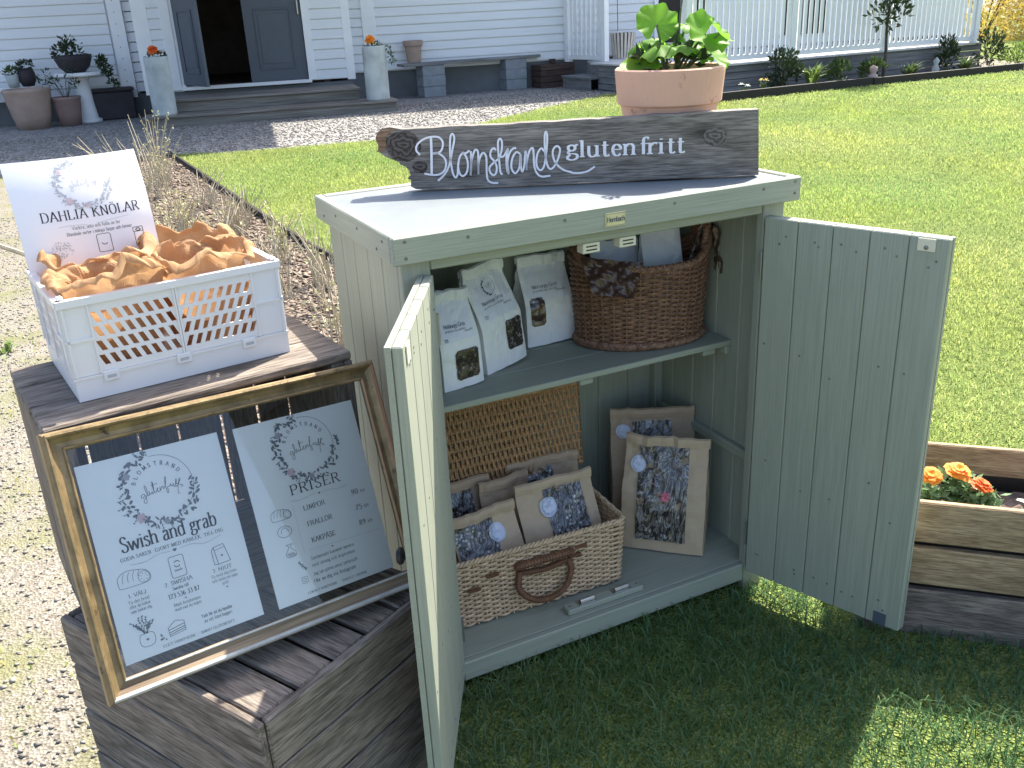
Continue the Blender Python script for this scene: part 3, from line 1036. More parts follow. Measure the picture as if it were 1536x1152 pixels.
# porch roof, main eave and roof: they throw the shade on the gravel
mb = MB()
mb.add([(-2.6, 11.7 - Y0, 3.9), (2.45, 11.7 - Y0, 3.9), (-.1, 11.7 - Y0, 5.4), (-2.6, 15.3 - Y0, 3.9), (2.45, 15.3 - Y0, 3.9), (-.1, 15.3 - Y0, 5.4)],
       [(0, 1, 2), (3, 5, 4), (0, 3, 4, 1), (1, 4, 5, 2), (0, 2, 5, 3)])
mb.build('porch_roof', 'roof', house)
for x in (-2.4, 2.25):
    hb('porch_beam', (x - .06, 11.8, 3.74), (x + .06, 15.1, 3.9), 'whitetrim', 'y')
mb = MB()
mb.add([(-10, -.45, 4.2), (14, -.45, 4.2), (14, 3.8, 7.4), (-10, 3.8, 7.4), (-10, 8, 4.2), (14, 8, 4.2)], [(0, 1, 2, 3), (3, 2, 5, 4), (0, 3, 4), (1, 5, 2), (0, 4, 5, 1)])
mb.build('roof', 'roof', house)
hb('wall', (-9, 22.6, 0), (13.5, 22.8, 4.2), 'whitetrim')
hb('wall', (-9.2, YW, 0), (-9, 22.8, 4.2), 'whitetrim')
hb('wall', (13.5, YW, 0), (13.7, 22.8, 4.2), 'whitetrim')
for x in (7.1, 9.6):       # tall veranda windows behind the railing
    w_ = hb('window', (x, YW - .05, .62), (x + .95, YW - .036, 2.4), 'dark', 'z')
    for a_, b_ in ((-.55, -.475), (-.04, .04), (.475, .55)):
        board('window_frame', (-.89, -.03, a_), (.89, .02, b_), 'whitetrim', w_, c=.003)

# entrance steps
st = thing('entrance_steps', 'two grey weathered timber steps before the house door', 'steps', hw(0, 13.5, 0), HA)


def sb(name, lo, hi, mat='stepwood', grain='x', seed=0):
    return board(name, (lo[0], lo[1] - 13.5, lo[2]), (hi[0], hi[1] - 13.5, hi[2]), mat, st, grain, .005, .002, seed)


sb('riser', (-1.66, 12.78, 0), (1.90, 12.82, .125), seed=1)
sb('riser', (-1.66, 12.82, 0), (-1.62, 14.25, .125), grain='y', seed=1)
sb('riser', (1.86, 12.82, 0), (1.90, 14.25, .125), grain='y', seed=1)
for k in range(4):
    sb('tread_board', (-1.68, 12.74 + k * .15, .127), (1.93, 12.885 + k * .15, .16), seed=k)
sb('riser', (-1.42, 13.29, .16), (1.42, 13.33, .30), seed=5)
for k in range(6):
    sb('tread_board', (-1.44, 13.25 + k * .15, .302), (1.44, 13.395 + k * .15, .336), seed=k + 4)

# ------------------------------------------------------------------ veranda on the right
dk = thing('veranda', 'grey timber veranda deck with horizontal skirting boards', 'veranda', (11, 10.0, 0))


def db(name, lo, hi, mat='deckwood', grain='x', seed=0, c=.003):
    return board(name, (lo[0] - 11, lo[1] - 10, lo[2]), (hi[0] - 11, hi[1] - 10, hi[2]), mat, dk, grain, c, 0, seed)


for k in range(4):
    db('skirting_board', (7.95, 10.02, .015 + k * .097), (14.15, 10.045, .105 + k * .097))
for k in range(4):
    db('skirting_board', (7.95, 10.05, .015 + k * .097), (7.975, 12.4, .105 + k * .097), grain='y')
for k in range(22):
    y = 9.98 + k * .145
    db('deck_board', (7.9 + (.0 if y < 12.5 else .3), y, .404), (14.2, y + .138, .432), 'deckpale')
db('deck_side', (8.22, 12.45, .0), (8.26, 13.2, .40))
db('deck_step', (7.75, 12.35, .18), (8.2, 13.3, .215), grain='y')
db('deck_step_riser', (7.77, 12.37, 0), (7.80, 13.28, .178), grain='y')


def railing(name, label, p0, p1, n, postpos, h0=.47, h1=1.45):
    """p0,p1 world ground points; balusters between rails"""
    p0, p1 = Vector(p0), Vector(p1)
    L = (p1 - p0).length
    a = math.atan2(p1.y - p0.y, p1.x - p0.x)
    t = thing(name, label, 'railing', (p0.x, p0.y, .43), a)
    z0, z1 = h0 - .43, h1 - .43
    board('bottom_rail', (0, -.03, z0), (L, .03, z0 + .07), 'whitetrim', t)
    board('top_rail', (0, -.04, z1), (L, .04, z1 + .04), 'whitetrim', t)
    me = cbox_mesh(z1 - z0 - .07, .022, .062, .003)
    for k in range(n):
        x = (k + .5) * L / n
        if any(abs(x - q) < .075 for q in postpos):
            continue
        link('baluster', me, 'whitetrim', t, Matrix.Translation((x, -.025, (z0 + .07 + z1) / 2)) @ Matrix(((0, 0, 1, 0), (0, 1, 0, 0), (-1, 0, 0, 0), (0, 0, 0, 1))))
    for q in postpos:
        board('post', (q - .05, -.055, -.02), (q + .05, .045, z1 + .02), 'whitetrim', t, 'z')
    return t


railing('veranda_railing', 'long white baluster railing along the front of the veranda', (7.97, 10.08, 0), (14.05, 10.08, 0), 56, (.05, 2.0, 3.95, 6.02))
railing('stair_railing', 'short white baluster railing beside the veranda steps', tuple(hw(5.34, 15.0)), tuple(hw(5.72, 14.0)), 9, (.05, 1.02), .45, 1.5)


# ------------------------------------------------------------------ plants and small things by the house
def leaf_cloud(mb, c, rad, n, size, rnd, shell=.35, up=.3, asp=.5):
    for _ in range(n):
        while True:
            p = Vector((rnd.uniform(-1, 1), rnd.uniform(-1, 1), rnd.uniform(-1, 1)))
            if shell < p.length < 1:
                break
        q = Vector((c[0] + p.x * rad[0], c[1] + p.y * rad[1], c[2] + p.z * rad[2]))
        if wob(q.x, q.y, q.z, 5) < -.22:
            continue
        d = (p + Vector((rnd.uniform(-.6, .6), rnd.uniform(-.6, .6), up + rnd.uniform(-.5, .6)))).normalized()
        s = d.cross(Vector((rnd.uniform(-1, 1), rnd.uniform(-1, 1), rnd.uniform(-1, 1)))).normalized()
        L = size * rnd.uniform(.6, 1.4)
        b = d.cross(s) * L * .12
        mb.add([q, q + d * L * .5 + s * L * asp * .5 + b, q + d * L, q + d * L * .5 - s * L * asp * .5 + b], [(0, 1, 2), (0, 2, 3)])


def petals(mb, c, r, n, layers, rnd, tilt=.5, nrm=(0, 0, 1), wide=.55):
    nrm = Vector(nrm).normalized()
    u = nrm.orthogonal().normalized()
    v = nrm.cross(u)
    c = Vector(c)
    for l in range(layers):
        rr = r * (1 - l * .72 / max(1, layers))
        for k in range(n):
            a = 2 * math.pi * (k + .5 * (l % 2) + rnd.uniform(-.2, .2)) / n
            d = u * math.cos(a) + v * math.sin(a)
            s = nrm.cross(d)
            e = tilt * (l / max(1, layers)) * rr * 1.6 + rnd.uniform(-.12, .12) * rr
            o = c + nrm * (l * r * .09)
            w = rr * wide
            pts = [o + d * rr * .08, o + d * rr * .62 + s * w * .5 + nrm * (e * .5 + .1 * rr), o + d * rr * (1 + rnd.uniform(-.1, .1)) + s * w * .35 + nrm * (e - .06 * rr),
                   o + d * rr * (1.02 + rnd.uniform(-.1, .1)) - s * w * .35 + nrm * (e - .06 * rr * rnd.uniform(-1, 2)), o + d * rr * .62 - s * w * .5 + nrm * (e * .5 + .1 * rr)]
            mb.add(pts, [(0, 1, 4), (1, 2, 3, 4)])


def pot_prof(r0, r1, h, rim=.0, rimh=0, th=.012):
    p = [(0, .0), (r0, 0)]
    if rim:
        p += [(r0 + (r1 - rim - r0) * .95, h - rimh - .004), (r1 - rim * .3, h - rimh + .004), (r1, h - rimh + .012), (r1 + .004, h - .006), (r1, h)]
    else:
        p += [(r0 + (r1 - r0) * .5, h * .45), (r1, h)]
    p += [(r1 - th, h), (r1 - th * 1.2, h - .03), (r1 - th * 2 - .3 * (r1 - r0), h * .55)]
    return p


# two tall concrete cylinders with a marigold each
for i, (x, y, r, h, lab, pm) in enumerate(((-1.385, 12.97, .165, .79, 'tall grey concrete cylinder planter left of the door steps', 'redorange'),
                                           (1.665, 12.97, .175, .765, 'tall grey concrete cylinder planter right of the door steps', 'orange'))):
    t = thing('cylinder_planter', lab, 'planter', hw(x, y, .161), 0, 'tall planters flanking the entrance')
    MB().lathe([(0, 0), (r * .93, 0), (r, .02), (r, h - .01), (r - .01, h), (r - .03, h), (r - .035, h - .06), (0, h - .06)], 28).build('cylinder', 'concrete', t, smooth=False)
    MB().lathe([(0, h - .03), (r - .036, h - .05)], 20).build('soil', 'soil', t)
    f = thing('marigold', ('red orange' if i == 0 else 'bright orange') + ' marigold growing in the ' + ('left' if i == 0 else 'right') + ' tall concrete planter', 'flower', hw(x, y, .161 + h - .045))
    rr = random.Random(3 + i)
    mb = MB()
    petals(mb, (-.02 - .03 * i, -.02, .13), .075, 9, 5, rr, .8, (-.3, -.6, .7))
    petals(mb, (.05, .02, .09), .045, 8, 4, rr, .8, (.3, -.4, .7)) if i == 0 else None
    mb.build('blossom', pm, f)
    mb = MB()
    leaf_cloud(mb, (0, 0, .04), (.13, .12, .05), 120, .05, rr)
    mb.build('foliage', 'darkleaf' if i == 0 else 'midleaf', f)
    if i == 1:
        mb = MB()
        vine = cat([(.10, -.05, .05), (.19, -.10, .03), (.22, -.13, -.10), (.24, -.14, -.20)], 6)
        mb.tube([tuple(p) for p in vine], .004, 4)
        for p in vine[4:]:
            leaf_cloud(mb, tuple(p), (.03, .03, .03), 4, .05, rr, 0)
        mb.build('trailing_stem', 'midleaf', f)
    mb = MB()
    mb.tube([(0, 0, 0), (-.01, -.01, .13)], .004, 5)
    mb.build('stem', 'gerstem', f)

# large pale pot and its smaller neighbour
t = thing('large_pot', 'large pale terracotta pot standing on the gravel at the far left', 'pot', hw(-3.37, 14.2, .005))
MB().lathe([(0, 0), (.22, 0), (.27, .18), (.315, .42), (.32, .5), (.335, .53), (.335, .57), (.31, .575), (.295, .53), (.27, .35), (0, .34)], 36).build('body', 'terra_old', t, smooth=True)
t = thing('small_pot', 'smaller dusky terracotta pot beside the large pale pot', 'pot', hw(-2.86, 14.25, .005))
MB().lathe([(0, 0), (.145, 0), (.175, .2), (.195, .37), (.205, .385), (.205, .42), (.185, .42), (.175, .36), (0, .35)], 30).build('body', 'terra_red', t, smooth=True)
f = thing('wilted_plant', 'straggly dark plant growing in the smaller dusky pot', 'plant', hw(-2.86, 14.25, .355))
rr = random.Random(5)
mb = MB()
for k in range(12):
    a = rr.uniform(0, 6.28)
    e = Vector((math.cos(a) * .25 - .05, math.sin(a) * .15, rr.uniform(.15, .5)))
    mb.tube([(0, 0, 0), tuple(e * .5 + Vector((0, 0, .1))), tuple(e)], .004, 4)
    leaf_cloud(mb, tuple(e), (.07, .07, .08), 14, .07, rr, 0)
mb.build('foliage', 'darkleaf', f)

# white pedestal table with bowl
t = thing('pedestal_table', 'round white pedestal table by the left house wall', 'table', hw(-2.66, 14.6, .004))
MB().lathe([(0, 0), (.20, 0), (.20, .04), (.15, .06), (.125, .3), (.115, .62), (.16, .68), (0, .68)], 30).build('pedestal', 'whitetrim', t, smooth=True)
MB().lathe([(0, .682), (.34, .682), (.36, .70), (.36, .73), (.345, .74), (0, .74)], 36).build('table_top', 'whitetrim', t)
t = thing('bowl_planter', 'dark round bowl planter standing on the white pedestal table', 'planter', hw(-2.70, 14.58, .746))
MB().lathe([(0, 0), (.14, 0), (.22, .08), (.265, .19), (.275, .25), (.25, .25), (.2, .2), (0, .2)], 30).build('bowl', 'darkbox', t, smooth=True)
f = thing('trailing_plant', 'dark evergreen plant spilling from the bowl planter', 'plant', hw(-2.70, 14.58, .95))
rr = random.Random(9)
mb = MB()
leaf_cloud(mb, (0, -.03, .09), (.30, .22, .13), 380, .06, rr, .0)
leaf_cloud(mb, (-.03, 0, .2), (.13, .12, .12), 120, .06, rr, .0)
for k in range(7):
    P = cat([(.2, -.1, .05), (.29 + .015 * k, -.14 - .02 * k, .0), (.35 + .015 * k, -.2, -.14), (.40 + .02 * k, -.2, -.28 - .03 * k)], 6)
    for p in P:
        leaf_cloud(mb, tuple(p), (.04, .04, .04), 4, .06, rr, 0)
mb.build('foliage', 'darkleaf', f)
# low white bench on the far left with two pots
t = thing('white_bench', 'low white bench at the far left edge by the house', 'bench', hw(-3.95, 14.75, .004))
board('seat', (-.8, -.17, .53), (.6, .17, .575), 'whitetrim', t)
for x in (-.5, .28):
    board('leg', (x - .06, -.14, 0), (x + .06, .14, .528), 'whitetrim', t, 'z')
t = thing('grey_pot', 'small grey pot with a light green plant on the white bench', 'pot', hw(-3.62, 14.68, .581))
MB().lathe(pot_prof(.075, .095, .18), 22).build('body', 'concrete', t, smooth=True)
mb = MB()
leaf_cloud(mb, (0, 0, .2), (.1, .1, .08), 140, .05, random.Random(2), 0)
mb.build('foliage', 'midleaf', t)
t = thing('dark_pot', 'dark rounded pot with a dark plant on the white bench', 'pot', hw(-3.43, 14.75, .581))
MB().lathe([(0, 0), (.08, 0), (.12, .08), (.125, .18), (.1, .26), (.085, .26), (.08, .2), (0, .2)], 22).build('body', 'darkbox', t, smooth=True)
mb = MB()
leaf_cloud(mb, (0, 0, .3), (.11, .11, .08), 160, .05, random.Random(3), 0)
mb.build('foliage', 'darkleaf', t)
t = thing('storage_box', 'dark storage box standing against the foundation left of the porch', 'box', hw(-2.28, 14.85, .004))
board('box', (-.32, -.16, 0), (.30, .16, .42), 'darkbox', t, c=.02)
board('lid', (-.34, -.18, .421), (.32, .18, .47), 'darkbox', t, c=.012)

# bench on concrete blocks to the right of the door
t = thing('plank_bench', 'weathered plank bench resting on two concrete block piers', 'bench', hw(3.55, 14.9, .004))
for k in range(2):
    board('plank', (-1.28, -.19 + k * .18, .515), (1.28, -.02 + k * .18, .555), 'deckwood', t, jit=.003, seed=k)
for x in (-.75, .80):
    for k in range(3):
        board('concrete_block', (x - .20, -.17, k * .172), (x + .20, .15, k * .172 + .169), 'block', t, c=.008, jit=.004, seed=k)
t = thing('clay_pot', 'small empty clay pot standing on the plank bench', 'pot', hw(2.58, 14.9, .562))
MB().lathe(pot_prof(.115, .165, .35, .02, .09), 28).build('body', 'terra_old', t, smooth=False)
MB().lathe([(0, .32), (.148, .31)], 18).build('soil', 'soil', t)
t = thing('old_basket_box', 'dark brown box basket under the wall beyond the plank bench', 'basket', hw(5.05, 14.95, .004))
for k in range(4):
    board('slat', (-.34, -.2, k * .098 + .004), (.34, .16, k * .098 + .094), 'brownbox', t)
board('handle_bar', (-.05, -.03, .40), (.05, .03, .47), 'brownbox', t)
t = thing('slatted_pot', 'pale slatted wooden tub standing on the veranda by the wall', 'pot', tuple(hw(6.22, 14.55, .434)))
for k in range(20):
    a = 2 * math.pi * k / 20
    mb = MB()
    for s in (-1, 1):
        pass
    w = .021
    P = []
    for (r, z) in ((.17, 0), (.225, .42)):
        for (dr_, dw) in ((0, -w), (0, w), (-.012, w), (-.012, -w)):
            P.append(((r + dr_) * math.cos(a) - dw * math.sin(a), (r + dr_) * math.sin(a) + dw * math.cos(a), z))
    mb.add(P, [(0, 1, 5, 4), (1, 2, 6, 5), (2, 3, 7, 6), (3, 0, 4, 7), (4, 5, 6, 7), (3, 2, 1, 0)])
    mb.build('slat', 'slatpot', t)
MB().lathe([(0, .01), (.158, .01), (.205, .41)], 24).build('liner', 'dark', t)
tag(MB().tube([tuple(hw(6.15, 14.6, .85)), tuple(hw(6.13, 14.6, 2.6))], .006, 5).build('climbing_cord', 'darkbox'), 'thin dark cord rising from the slatted tub', 'cord')

# flower bed plants before the veranda
rr = random.Random(21)
t = thing('round_shrub', 'dense dark round shrub at the left end of the veranda flower bed', 'shrub', (9.45, 9.62, .016))
mb = MB()
leaf_cloud(mb, (0, 0, .28), (.28, .24, .30), 900, .07, rr, .1)
mb.build('crown', 'darkleaf', t)
mb = MB()
for k in range(5):
    mb.tube([(0, 0, 0), (rr.uniform(-.1, .1), rr.uniform(-.1, .1), .3)], .01, 5)
mb.build('trunk', 'bark', t)
t = thing('small_tree', 'slender young tree with a leafy dark crown in the veranda bed', 'tree', (11.45, 9.6, .016))
mb = MB()
mb.tube([(0, 0, 0), (.01, 0, .4), (-.01, .01, .75), (.0, 0, 1.6)], [.028, .024, .02, .008], 7)
for k in range(16):
    a = rr.uniform(0, 6.28)
    z = rr.uniform(.6, 1.5)
    mb.tube([(0, 0, z), (math.cos(a) * .16, math.sin(a) * .16, z + .18)], [.01, .004], 5)
mb.build('trunk', 'bark', t)
mb = MB()
for k in range(14):
    a = rr.uniform(0, 6.28)
    z = rr.uniform(.72, 1.75)
    leaf_cloud(mb, (math.cos(a) * .16, math.sin(a) * .16, z), (.17, .17, .16), 46, .10, rr, 0, asp=.45)
mb.build('crown', 'darkleaf', t)


def tuft(name, label, loc, n, h, spread, mat, w=.02, seed=0, catg='plant', flowers=None):
    r = random.Random(seed)
    t = thing(name, label, catg, loc)
    mb = MB()
    for k in range(n):
        a = r.uniform(0, 6.28)
        sp = spread * r.uniform(.3, 1)
        hh = h * r.uniform(.6, 1.1)
        d = Vector((math.cos(a), math.sin(a), 0))
        s = Vector((-d.y, d.x, 0)) * w
        o = d * .02
        p1 = o + d * sp * .4 + Vector((0, 0, hh * .7))
        p2 = o + d * sp + Vector((0, 0, hh * r.uniform(.7, 1)))
        mb.add([o - s * .5, o + s * .5, p1 + s * .6, p1 - s * .6, p2], [(0, 1, 2, 3), (3, 2, 4)])
    mb.build('foliage', mat, t)
    if flowers:
        mb = MB()
        for k in range(flowers[1]):
            a = r.uniform(0, 6.28)
            petals(mb, (math.cos(a) * spread * .6, math.sin(a) * spread * .6, h * r.uniform(.8, 1.1)), flowers[2], 6, 2, r, .9)
        mb.build('blossom', flowers[0], t)
    return t


def bush(name, label, loc, rad, mat, seed):
    r = random.Random(seed)
    t = thing(name, label, 'plant', loc)
    mb = MB()
    leaf_cloud(mb, (0, 0, rad[2] * .95), rad, 420, .085, r, .05, .6, .35)
    mb.build('foliage', mat, t)
    mb = MB()
    for k in range(6):
        a = r.uniform(0, 6.28)
        mb.tube([(0, 0, 0), (math.cos(a) * rad[0] * .5, math.sin(a) * rad[1] * .5, rad[2] * 1.3)], .005, 4)
    mb.build('stems', 'gerstem', t)
    return t


tuft('tulip_clump', 'bright green leafy tulip clump right of the dark round shrub', (9.85, 9.45, .016), 46, 0.39, 0.30, 'freshleaf', .04, 1)
tuft('tulip', 'pale tulip at the left end of the veranda bed', (8.55, 9.4, .016), 12, 0.18, 0.08, 'midleaf', .03, 2, 'flower', ('whitepetal', 2, .045))
tuft('tulip', 'pale orange tulip just left of the dark round shrub', (8.9, 9.42, .016), 10, 0.21, 0.08, 'midleaf', .03, 3, 'flower', ('yellowpetal', 2, .045))
bush('leafy_perennial', 'leafy green perennial in the middle of the veranda bed', (10.55, 9.65, .016), (.20, .16, .18), 'midleaf', 4)
bush('grey_green_clump', 'grey green leafy clump left of the young tree', (11.15, 9.55, .016), (.20, .16, .16), 'midleaf', 5)
tuft('low_clump', 'low spreading leafy clump right of the young tree', (11.9, 9.5, .016), 54, 0.26, 0.35, 'midleaf', .03, 6)
tuft('strap_leaf_clump', 'arching strap leaved clump in the right half of the bed', (13.05, 9.4, .016), 43, 0.31, 0.38, 'midleaf', .03, 7)
bush('tall_clump', 'tall dark leafy clump near the veranda corner', (13.0, 9.75, .016), (.17, .15, .28), 'darkleaf', 8)
bush('corner_shrub', 'bushy dark shrub at the right corner of the veranda', (14.05, 9.75, .016), (.26, .22, .30), 'darkleaf', 9)
bush('corner_clump', 'light green leafy clump beyond the corner of the veranda', (14.35, 9.45, .016), (.38, .25, .20), 'freshleaf', 10)
tuft('flowering_clump', 'low white flowering clump at the right end of the bed', (15.0, 9.5, .016), 54, 0.21, 0.54, 'freshleaf', .03, 12, 'plant', ('whitepetal', 10, .03))
t = thing('garden_figure', 'small pinkish stone figure in the veranda flower bed', 'ornament', (11.0, 9.38, .016))
MB().lathe([(0, 0), (.07, 0), (.085, .07), (.06, .13), (.035, .15), (.06, .19), (.055, .24), (0, .27)], 14).build('figure', plain('pink_stone', (.42, .30, .27), .8), t, smooth=True)
t = thing('garden_ornament', 'small pale stone ornament among the leaves near the right end', 'ornament', (12.6, 9.6, .016))
MB().lathe([(0, 0), (.05, 0), (.06, .1), (.03, .16), (.05, .22), (0, .28)], 12).build('figure', 'concrete', t, smooth=True)
# yellow hedge beyond the lawn
t = thing('forsythia_bush', 'yellow flowering bush beyond the lawn at the top right', 'bush', (21.2, 15.6, 0))
mb = MB()
leaf_cloud(mb, (0, 0, .8), (1.3, 1.2, 1.2), 5200, .10, rr, .3)
mb.build('crown', 'yellowpetal', t)
mb = MB()
for k in range(8):
    a = rr.uniform(0, 6.28)
    mb.tube([(0, 0, 0), (math.cos(a) * .6, math.sin(a) * .6, 1.2)], .02, 5)
mb.build('trunk', 'bark', t)
t = thing('brush_hedge', 'pale brown bare hedge right of the yellow bush', 'hedge', (23.2, 15.4, 0))
mb = MB()
leaf_cloud(mb, (0, 0, .7), (1.3, 1.0, 1.3), 4200, .11, rr, .3)
mb.build('crown', 'hayhedge', t)
mb = MB()
for k in range(8):
    a = rr.uniform(0, 6.28)
    mb.tube([(0, 0, 0), (math.cos(a) * .6, math.sin(a) * .6, 1.2)], .02, 5)
mb.build('trunk', 'bark', t)


# dry perennials in the mulch bed
def dry_clump(label, loc, n, h, spread, seed, buds=True, tilt=(0, 0)):
    r = random.Random(seed)
    t = thing('dry_perennial', label, 'plant', loc, 0, 'dry perennials in the mulch bed')
    mb = MB()
    bd = MB()
    for k in range(n):
        a = r.uniform(0, 6.28)
        sp = spread * r.uniform(.1, 1)
        hh = h * r.uniform(.45, 1.1)
        bx, by = r.uniform(-.06, .06), r.uniform(-.06, .06)
        P = cat([(bx, by, 0), (bx + math.cos(a) * sp * .35, by + math.sin(a) * sp * .35, hh * .55), (bx + math.cos(a) * sp + tilt[0], by + math.sin(a) * sp + tilt[1], hh)], 4)
        mb.tube([tuple(p) for p in P], [.0028] * (len(P) - 1) + [.0016], 4)
        if buds:
            for q in range(r.randint(1, 4)):
                p = P[-1 - q * 2] if q * 2 < len(P) - 2 else P[-1]
                leaf_cloud(bd, tuple(p), (.014, .014, .014), 3, .022, r, 0)
    mb.build('stems', 'drystem', t)
    if buds:
        bd.build('buds', 'drybud', t)['kind'] = 'stuff'
    return t


dry_clump('tall pale budding stems behind the top right corner of the dahlia notice', (.38, 7.6, .008), 30, .62, .20, 1)
dry_clump('pale dry stems rising behind the middle of the dahlia notice', (.08, 6.2, .008), 16, .75, .35, 2, False, (-.12, 0))
dry_clump('leaning bare stems behind the left half of the dahlia notice', (-.1, 5.5, .008), 10, .7, .3, 3, False, (-.2, 0))
dry_clump('yellowish budding clump right of the dahlia notice', (.26, 5.3, .008), 30, .30, .14, 4)
dry_clump('dense dry grassy clump in the middle of the mulch bed', (.52, 4.9, .008), 46, .32, .20, 5, False)
dry_clump('dry brown stalks halfway along the black edging', (.62, 4.0, .008), 26, .34, .2, 6)
dry_clump('thin scattered stalks near the white crate', (.45, 3.3, .008), 22, .34, .22, 7, False)
dry_clump('sparse dark stalks beside the cabinet wall', (.62, 2.95, .008), 16, .42, .22, 8, False)
dry_clump('low budding stalks low beside the cabinet corner', (.50, 2.35, .008), 22, .26, .18, 9)
for _k, (_x, _y, _n, _h, _lb) in enumerate(((.30, 6.9, 26, .42, 'pale stems below the tall budding clump'), (.55, 6.2, 24, .30, 'thin dry tuft beside the far end of the edging'), (.35, 4.5, 28, .30, 'dry stalks in the centre left of the bed'), (.66, 5.3, 22, .28, 'short pale tuft against the black edging'), (.70, 3.4, 24, .34, 'dry stalks against the near end of the edging'), (.30, 2.9, 22, .28, 'short dry stalks just beyond the white crate'), (.12, 4.7, 20, .34, 'dry tuft behind the right side of the dahlia notice'))):
    dry_clump(_lb, (_x, _y, .008), _n, _h, .2, 40 + _k, _k % 2 == 0)
dry_clump('dry stalks close behind the white crate', (.20, 3.9, .008), 24, .24, .18, 10)
tuft('bulb_leaves', 'small upright green bulb leaves in the mulch bed', (.72, 4.35, .008), 7, .2, .06, 'freshleaf', .022, 30)
tuft('yellow_weed', 'little yellow green weed on the gravel at the left edge', (-.86, 3.2, .0), 16, .05, .06, 'freshleaf', .012, 31)
t = thing('leaning_cane', 'thin brown cane sticking out left over the white crate', 'cane', (-.50, .33, .93))
MB().tube([(.09, -.03, -.02), (-.02, .0, .028), (-.10, .02, .07)], .0042, 6).build('cane', 'drystem', t)

# ------------------------------------------------------------------ the sage green garden cabinet
cab = thing('garden_cabinet', 'sage green wooden garden cabinet with both doors open', 'cabinet', (0, 0, 0))
CW, CD, ZL = .90, .4975, .99


def cb_(name, lo, hi, mat='paint', grain='x', parent=None, c=.0025):
    return board(name, lo, hi, mat, parent or cab, grain, c)


def screw(parent, x, y, z, axis, r=.0028):
    M = Matrix.Translation((x, y, z))
    if axis == 'y':
        M = M @ Matrix.Rotation(math.pi / 2, 4, 'X')
    elif axis == '-x':
        M = M @ Matrix.Rotation(-math.pi / 2, 4, 'Y')
    return MB().lathe([(0, .0004), (r * .6, .0002), (r, .001), (r * 1.15, 0)], 8).build('screw', 'screw', parent, M)


# lid
lid = cb_('lid', (.017, .017, .945), (CW - .017, CD - .015, .9865), 'felt')
lf = cb_('lid_front_rail', (.0, .0, .9405), (CW, .018, ZL))
ll = cb_('lid_side_rail', (.0, .0185, .9405), (.018, CD, ZL), grain='y')
cb_('lid_side_rail', (CW - .018, .0185, .9405), (CW, CD, ZL), grain='y')
cb_('lid_back_rail', (.0185, CD - .018, .9405), (CW - .0185, CD, ZL))
for x, z in ((.022, .981), (.022, .952), (.14, .973), (.335, .975), (.58, .975), (.80, .975), (.883, .981), (.883, .957)):
    screw(cab, x, -.0002, z, 'y')
for y, z in ((.055, .975), (.09, .955), (.2, .972), (.34, .972), (.43, .957)):
    screw(cab, -.0002, y, z, '-x')
# finger joint end grain at the lid's left front corner
for k in range(7):
    cb_('joint_finger', (-.0012, .0015, .9425 + k * .0066), (.004, .012, .9455 + k * .0066), c=.0005)
# maker's badge
bd = cb_('badge', (.421, -.0022, .9495), (.466, -.0002, .9765), 'brass', c=.002)
ik = Ink()
ik.text('Hornbach', -.019, -.004, .0095, 1.3, fit=.039)
ik.line([(-.0205, -.0115), (.0205, -.0115), (.0205, .0115), (-.0205, .0115), (-.0205, -.0115)], .0006, False)
ik.build('badge_lettering', 'inkgrey', bd, lambda x, y, l: (x, -.0011 - l, y))
# carcass
cb_('front_stile', (.02, .0254, GZ + .004), (.0745, .047, .94), grain='z')
cb_('front_stile', (.826, .0254, GZ + .004), (.881, .047, .94), grain='z')
cb_('top_rail', (.0755, .0275, .917), (.825, .047, .9402))
bf = cb_('bottom_rail', (.0755, .0254, .008), (.825, .042, .0547))
for k in range(5):
    y0 = .048 + k * .0857
    cb_('side_board', (.02, y0, GZ + .004), (.0345, y0 + .0845, .9402), grain='z', c=.0022)
    cb_('side_board', (.8665, y0, GZ + .004), (.881, y0 + .0845, .9402), grain='z', c=.0022)
for k in range(9):
    x0 = .035 + k * .0923
    cb_('back_board', (x0, .461, GZ + .004), (x0 + .0911, .4755, .9402), grain='z', c=.0022)
for x0, x1 in ((.0350, .0600), (.841, .866)):
    cb_('corner_post', (x0, .434, .057), (x1, .4605, .9402), grain='z')
for x0, x1 in ((.0350, .0500), (.851, .866)):
    cb_('side_batten', (x0, .048, .309), (x1, .4335, .333), grain='y')
    cb_('shelf_bearer', (x0, .16, .553), (x1, .4335, .5745), grain='y')
cb_('floor_panel', (.0355, .0425, .034), (.8655, .4605, .056), c=.001)
for k in range(3):
    y0 = .159 + k * .1005
    cb_('shelf_board', (.0355, y0, .5755), (.8655, y0 + .0995, .589), c=.0015)
for x in (.455, .79):
    cb_('shelf_block', (x, .165, .560), (x + .035, .21, .5748))
# magnetic catches under the top rail and roller catches on the floor
for x in (.389, .472):
    m = cb_('magnet_catch', (x, .0285, .897), (x + .038, .052, .9165), 'ivory', c=.001)
    for dz in (-.0035, .0035):
        board('magnet_bar', (-.012, -.0128, dz - .0012), (.012, -.0116, dz + .0012), 'black', m, c=.0003)
bar = cb_('catch_batten', (.35, .054, .0565), (.552, .084, .0705))
for x in (.405, .497):
    r_ = MB().tube([(x - .018 - .451, -.002, .0125), (x + .018 - .451, -.002, .0125)], .0055, 10).build('roller', 'steel', bar)
    board('roller_bracket', (x - .024 - .451, -.010, .0071), (x + .024 - .451, .010, .0085), 'steel', bar, c=.0003)
for x in (-.09, .09):
    MB().lathe([(0, .0006), (.0025, .001), (.003, 0)], 8).build('screw', 'screw', bar, Matrix.Translation((x, 0, .0071)))

# doors: local x from the hinge outwards, local y from the inner face (0) to the outer face (.026)
DW, ZB, ZT = .3749, .0431, .9128


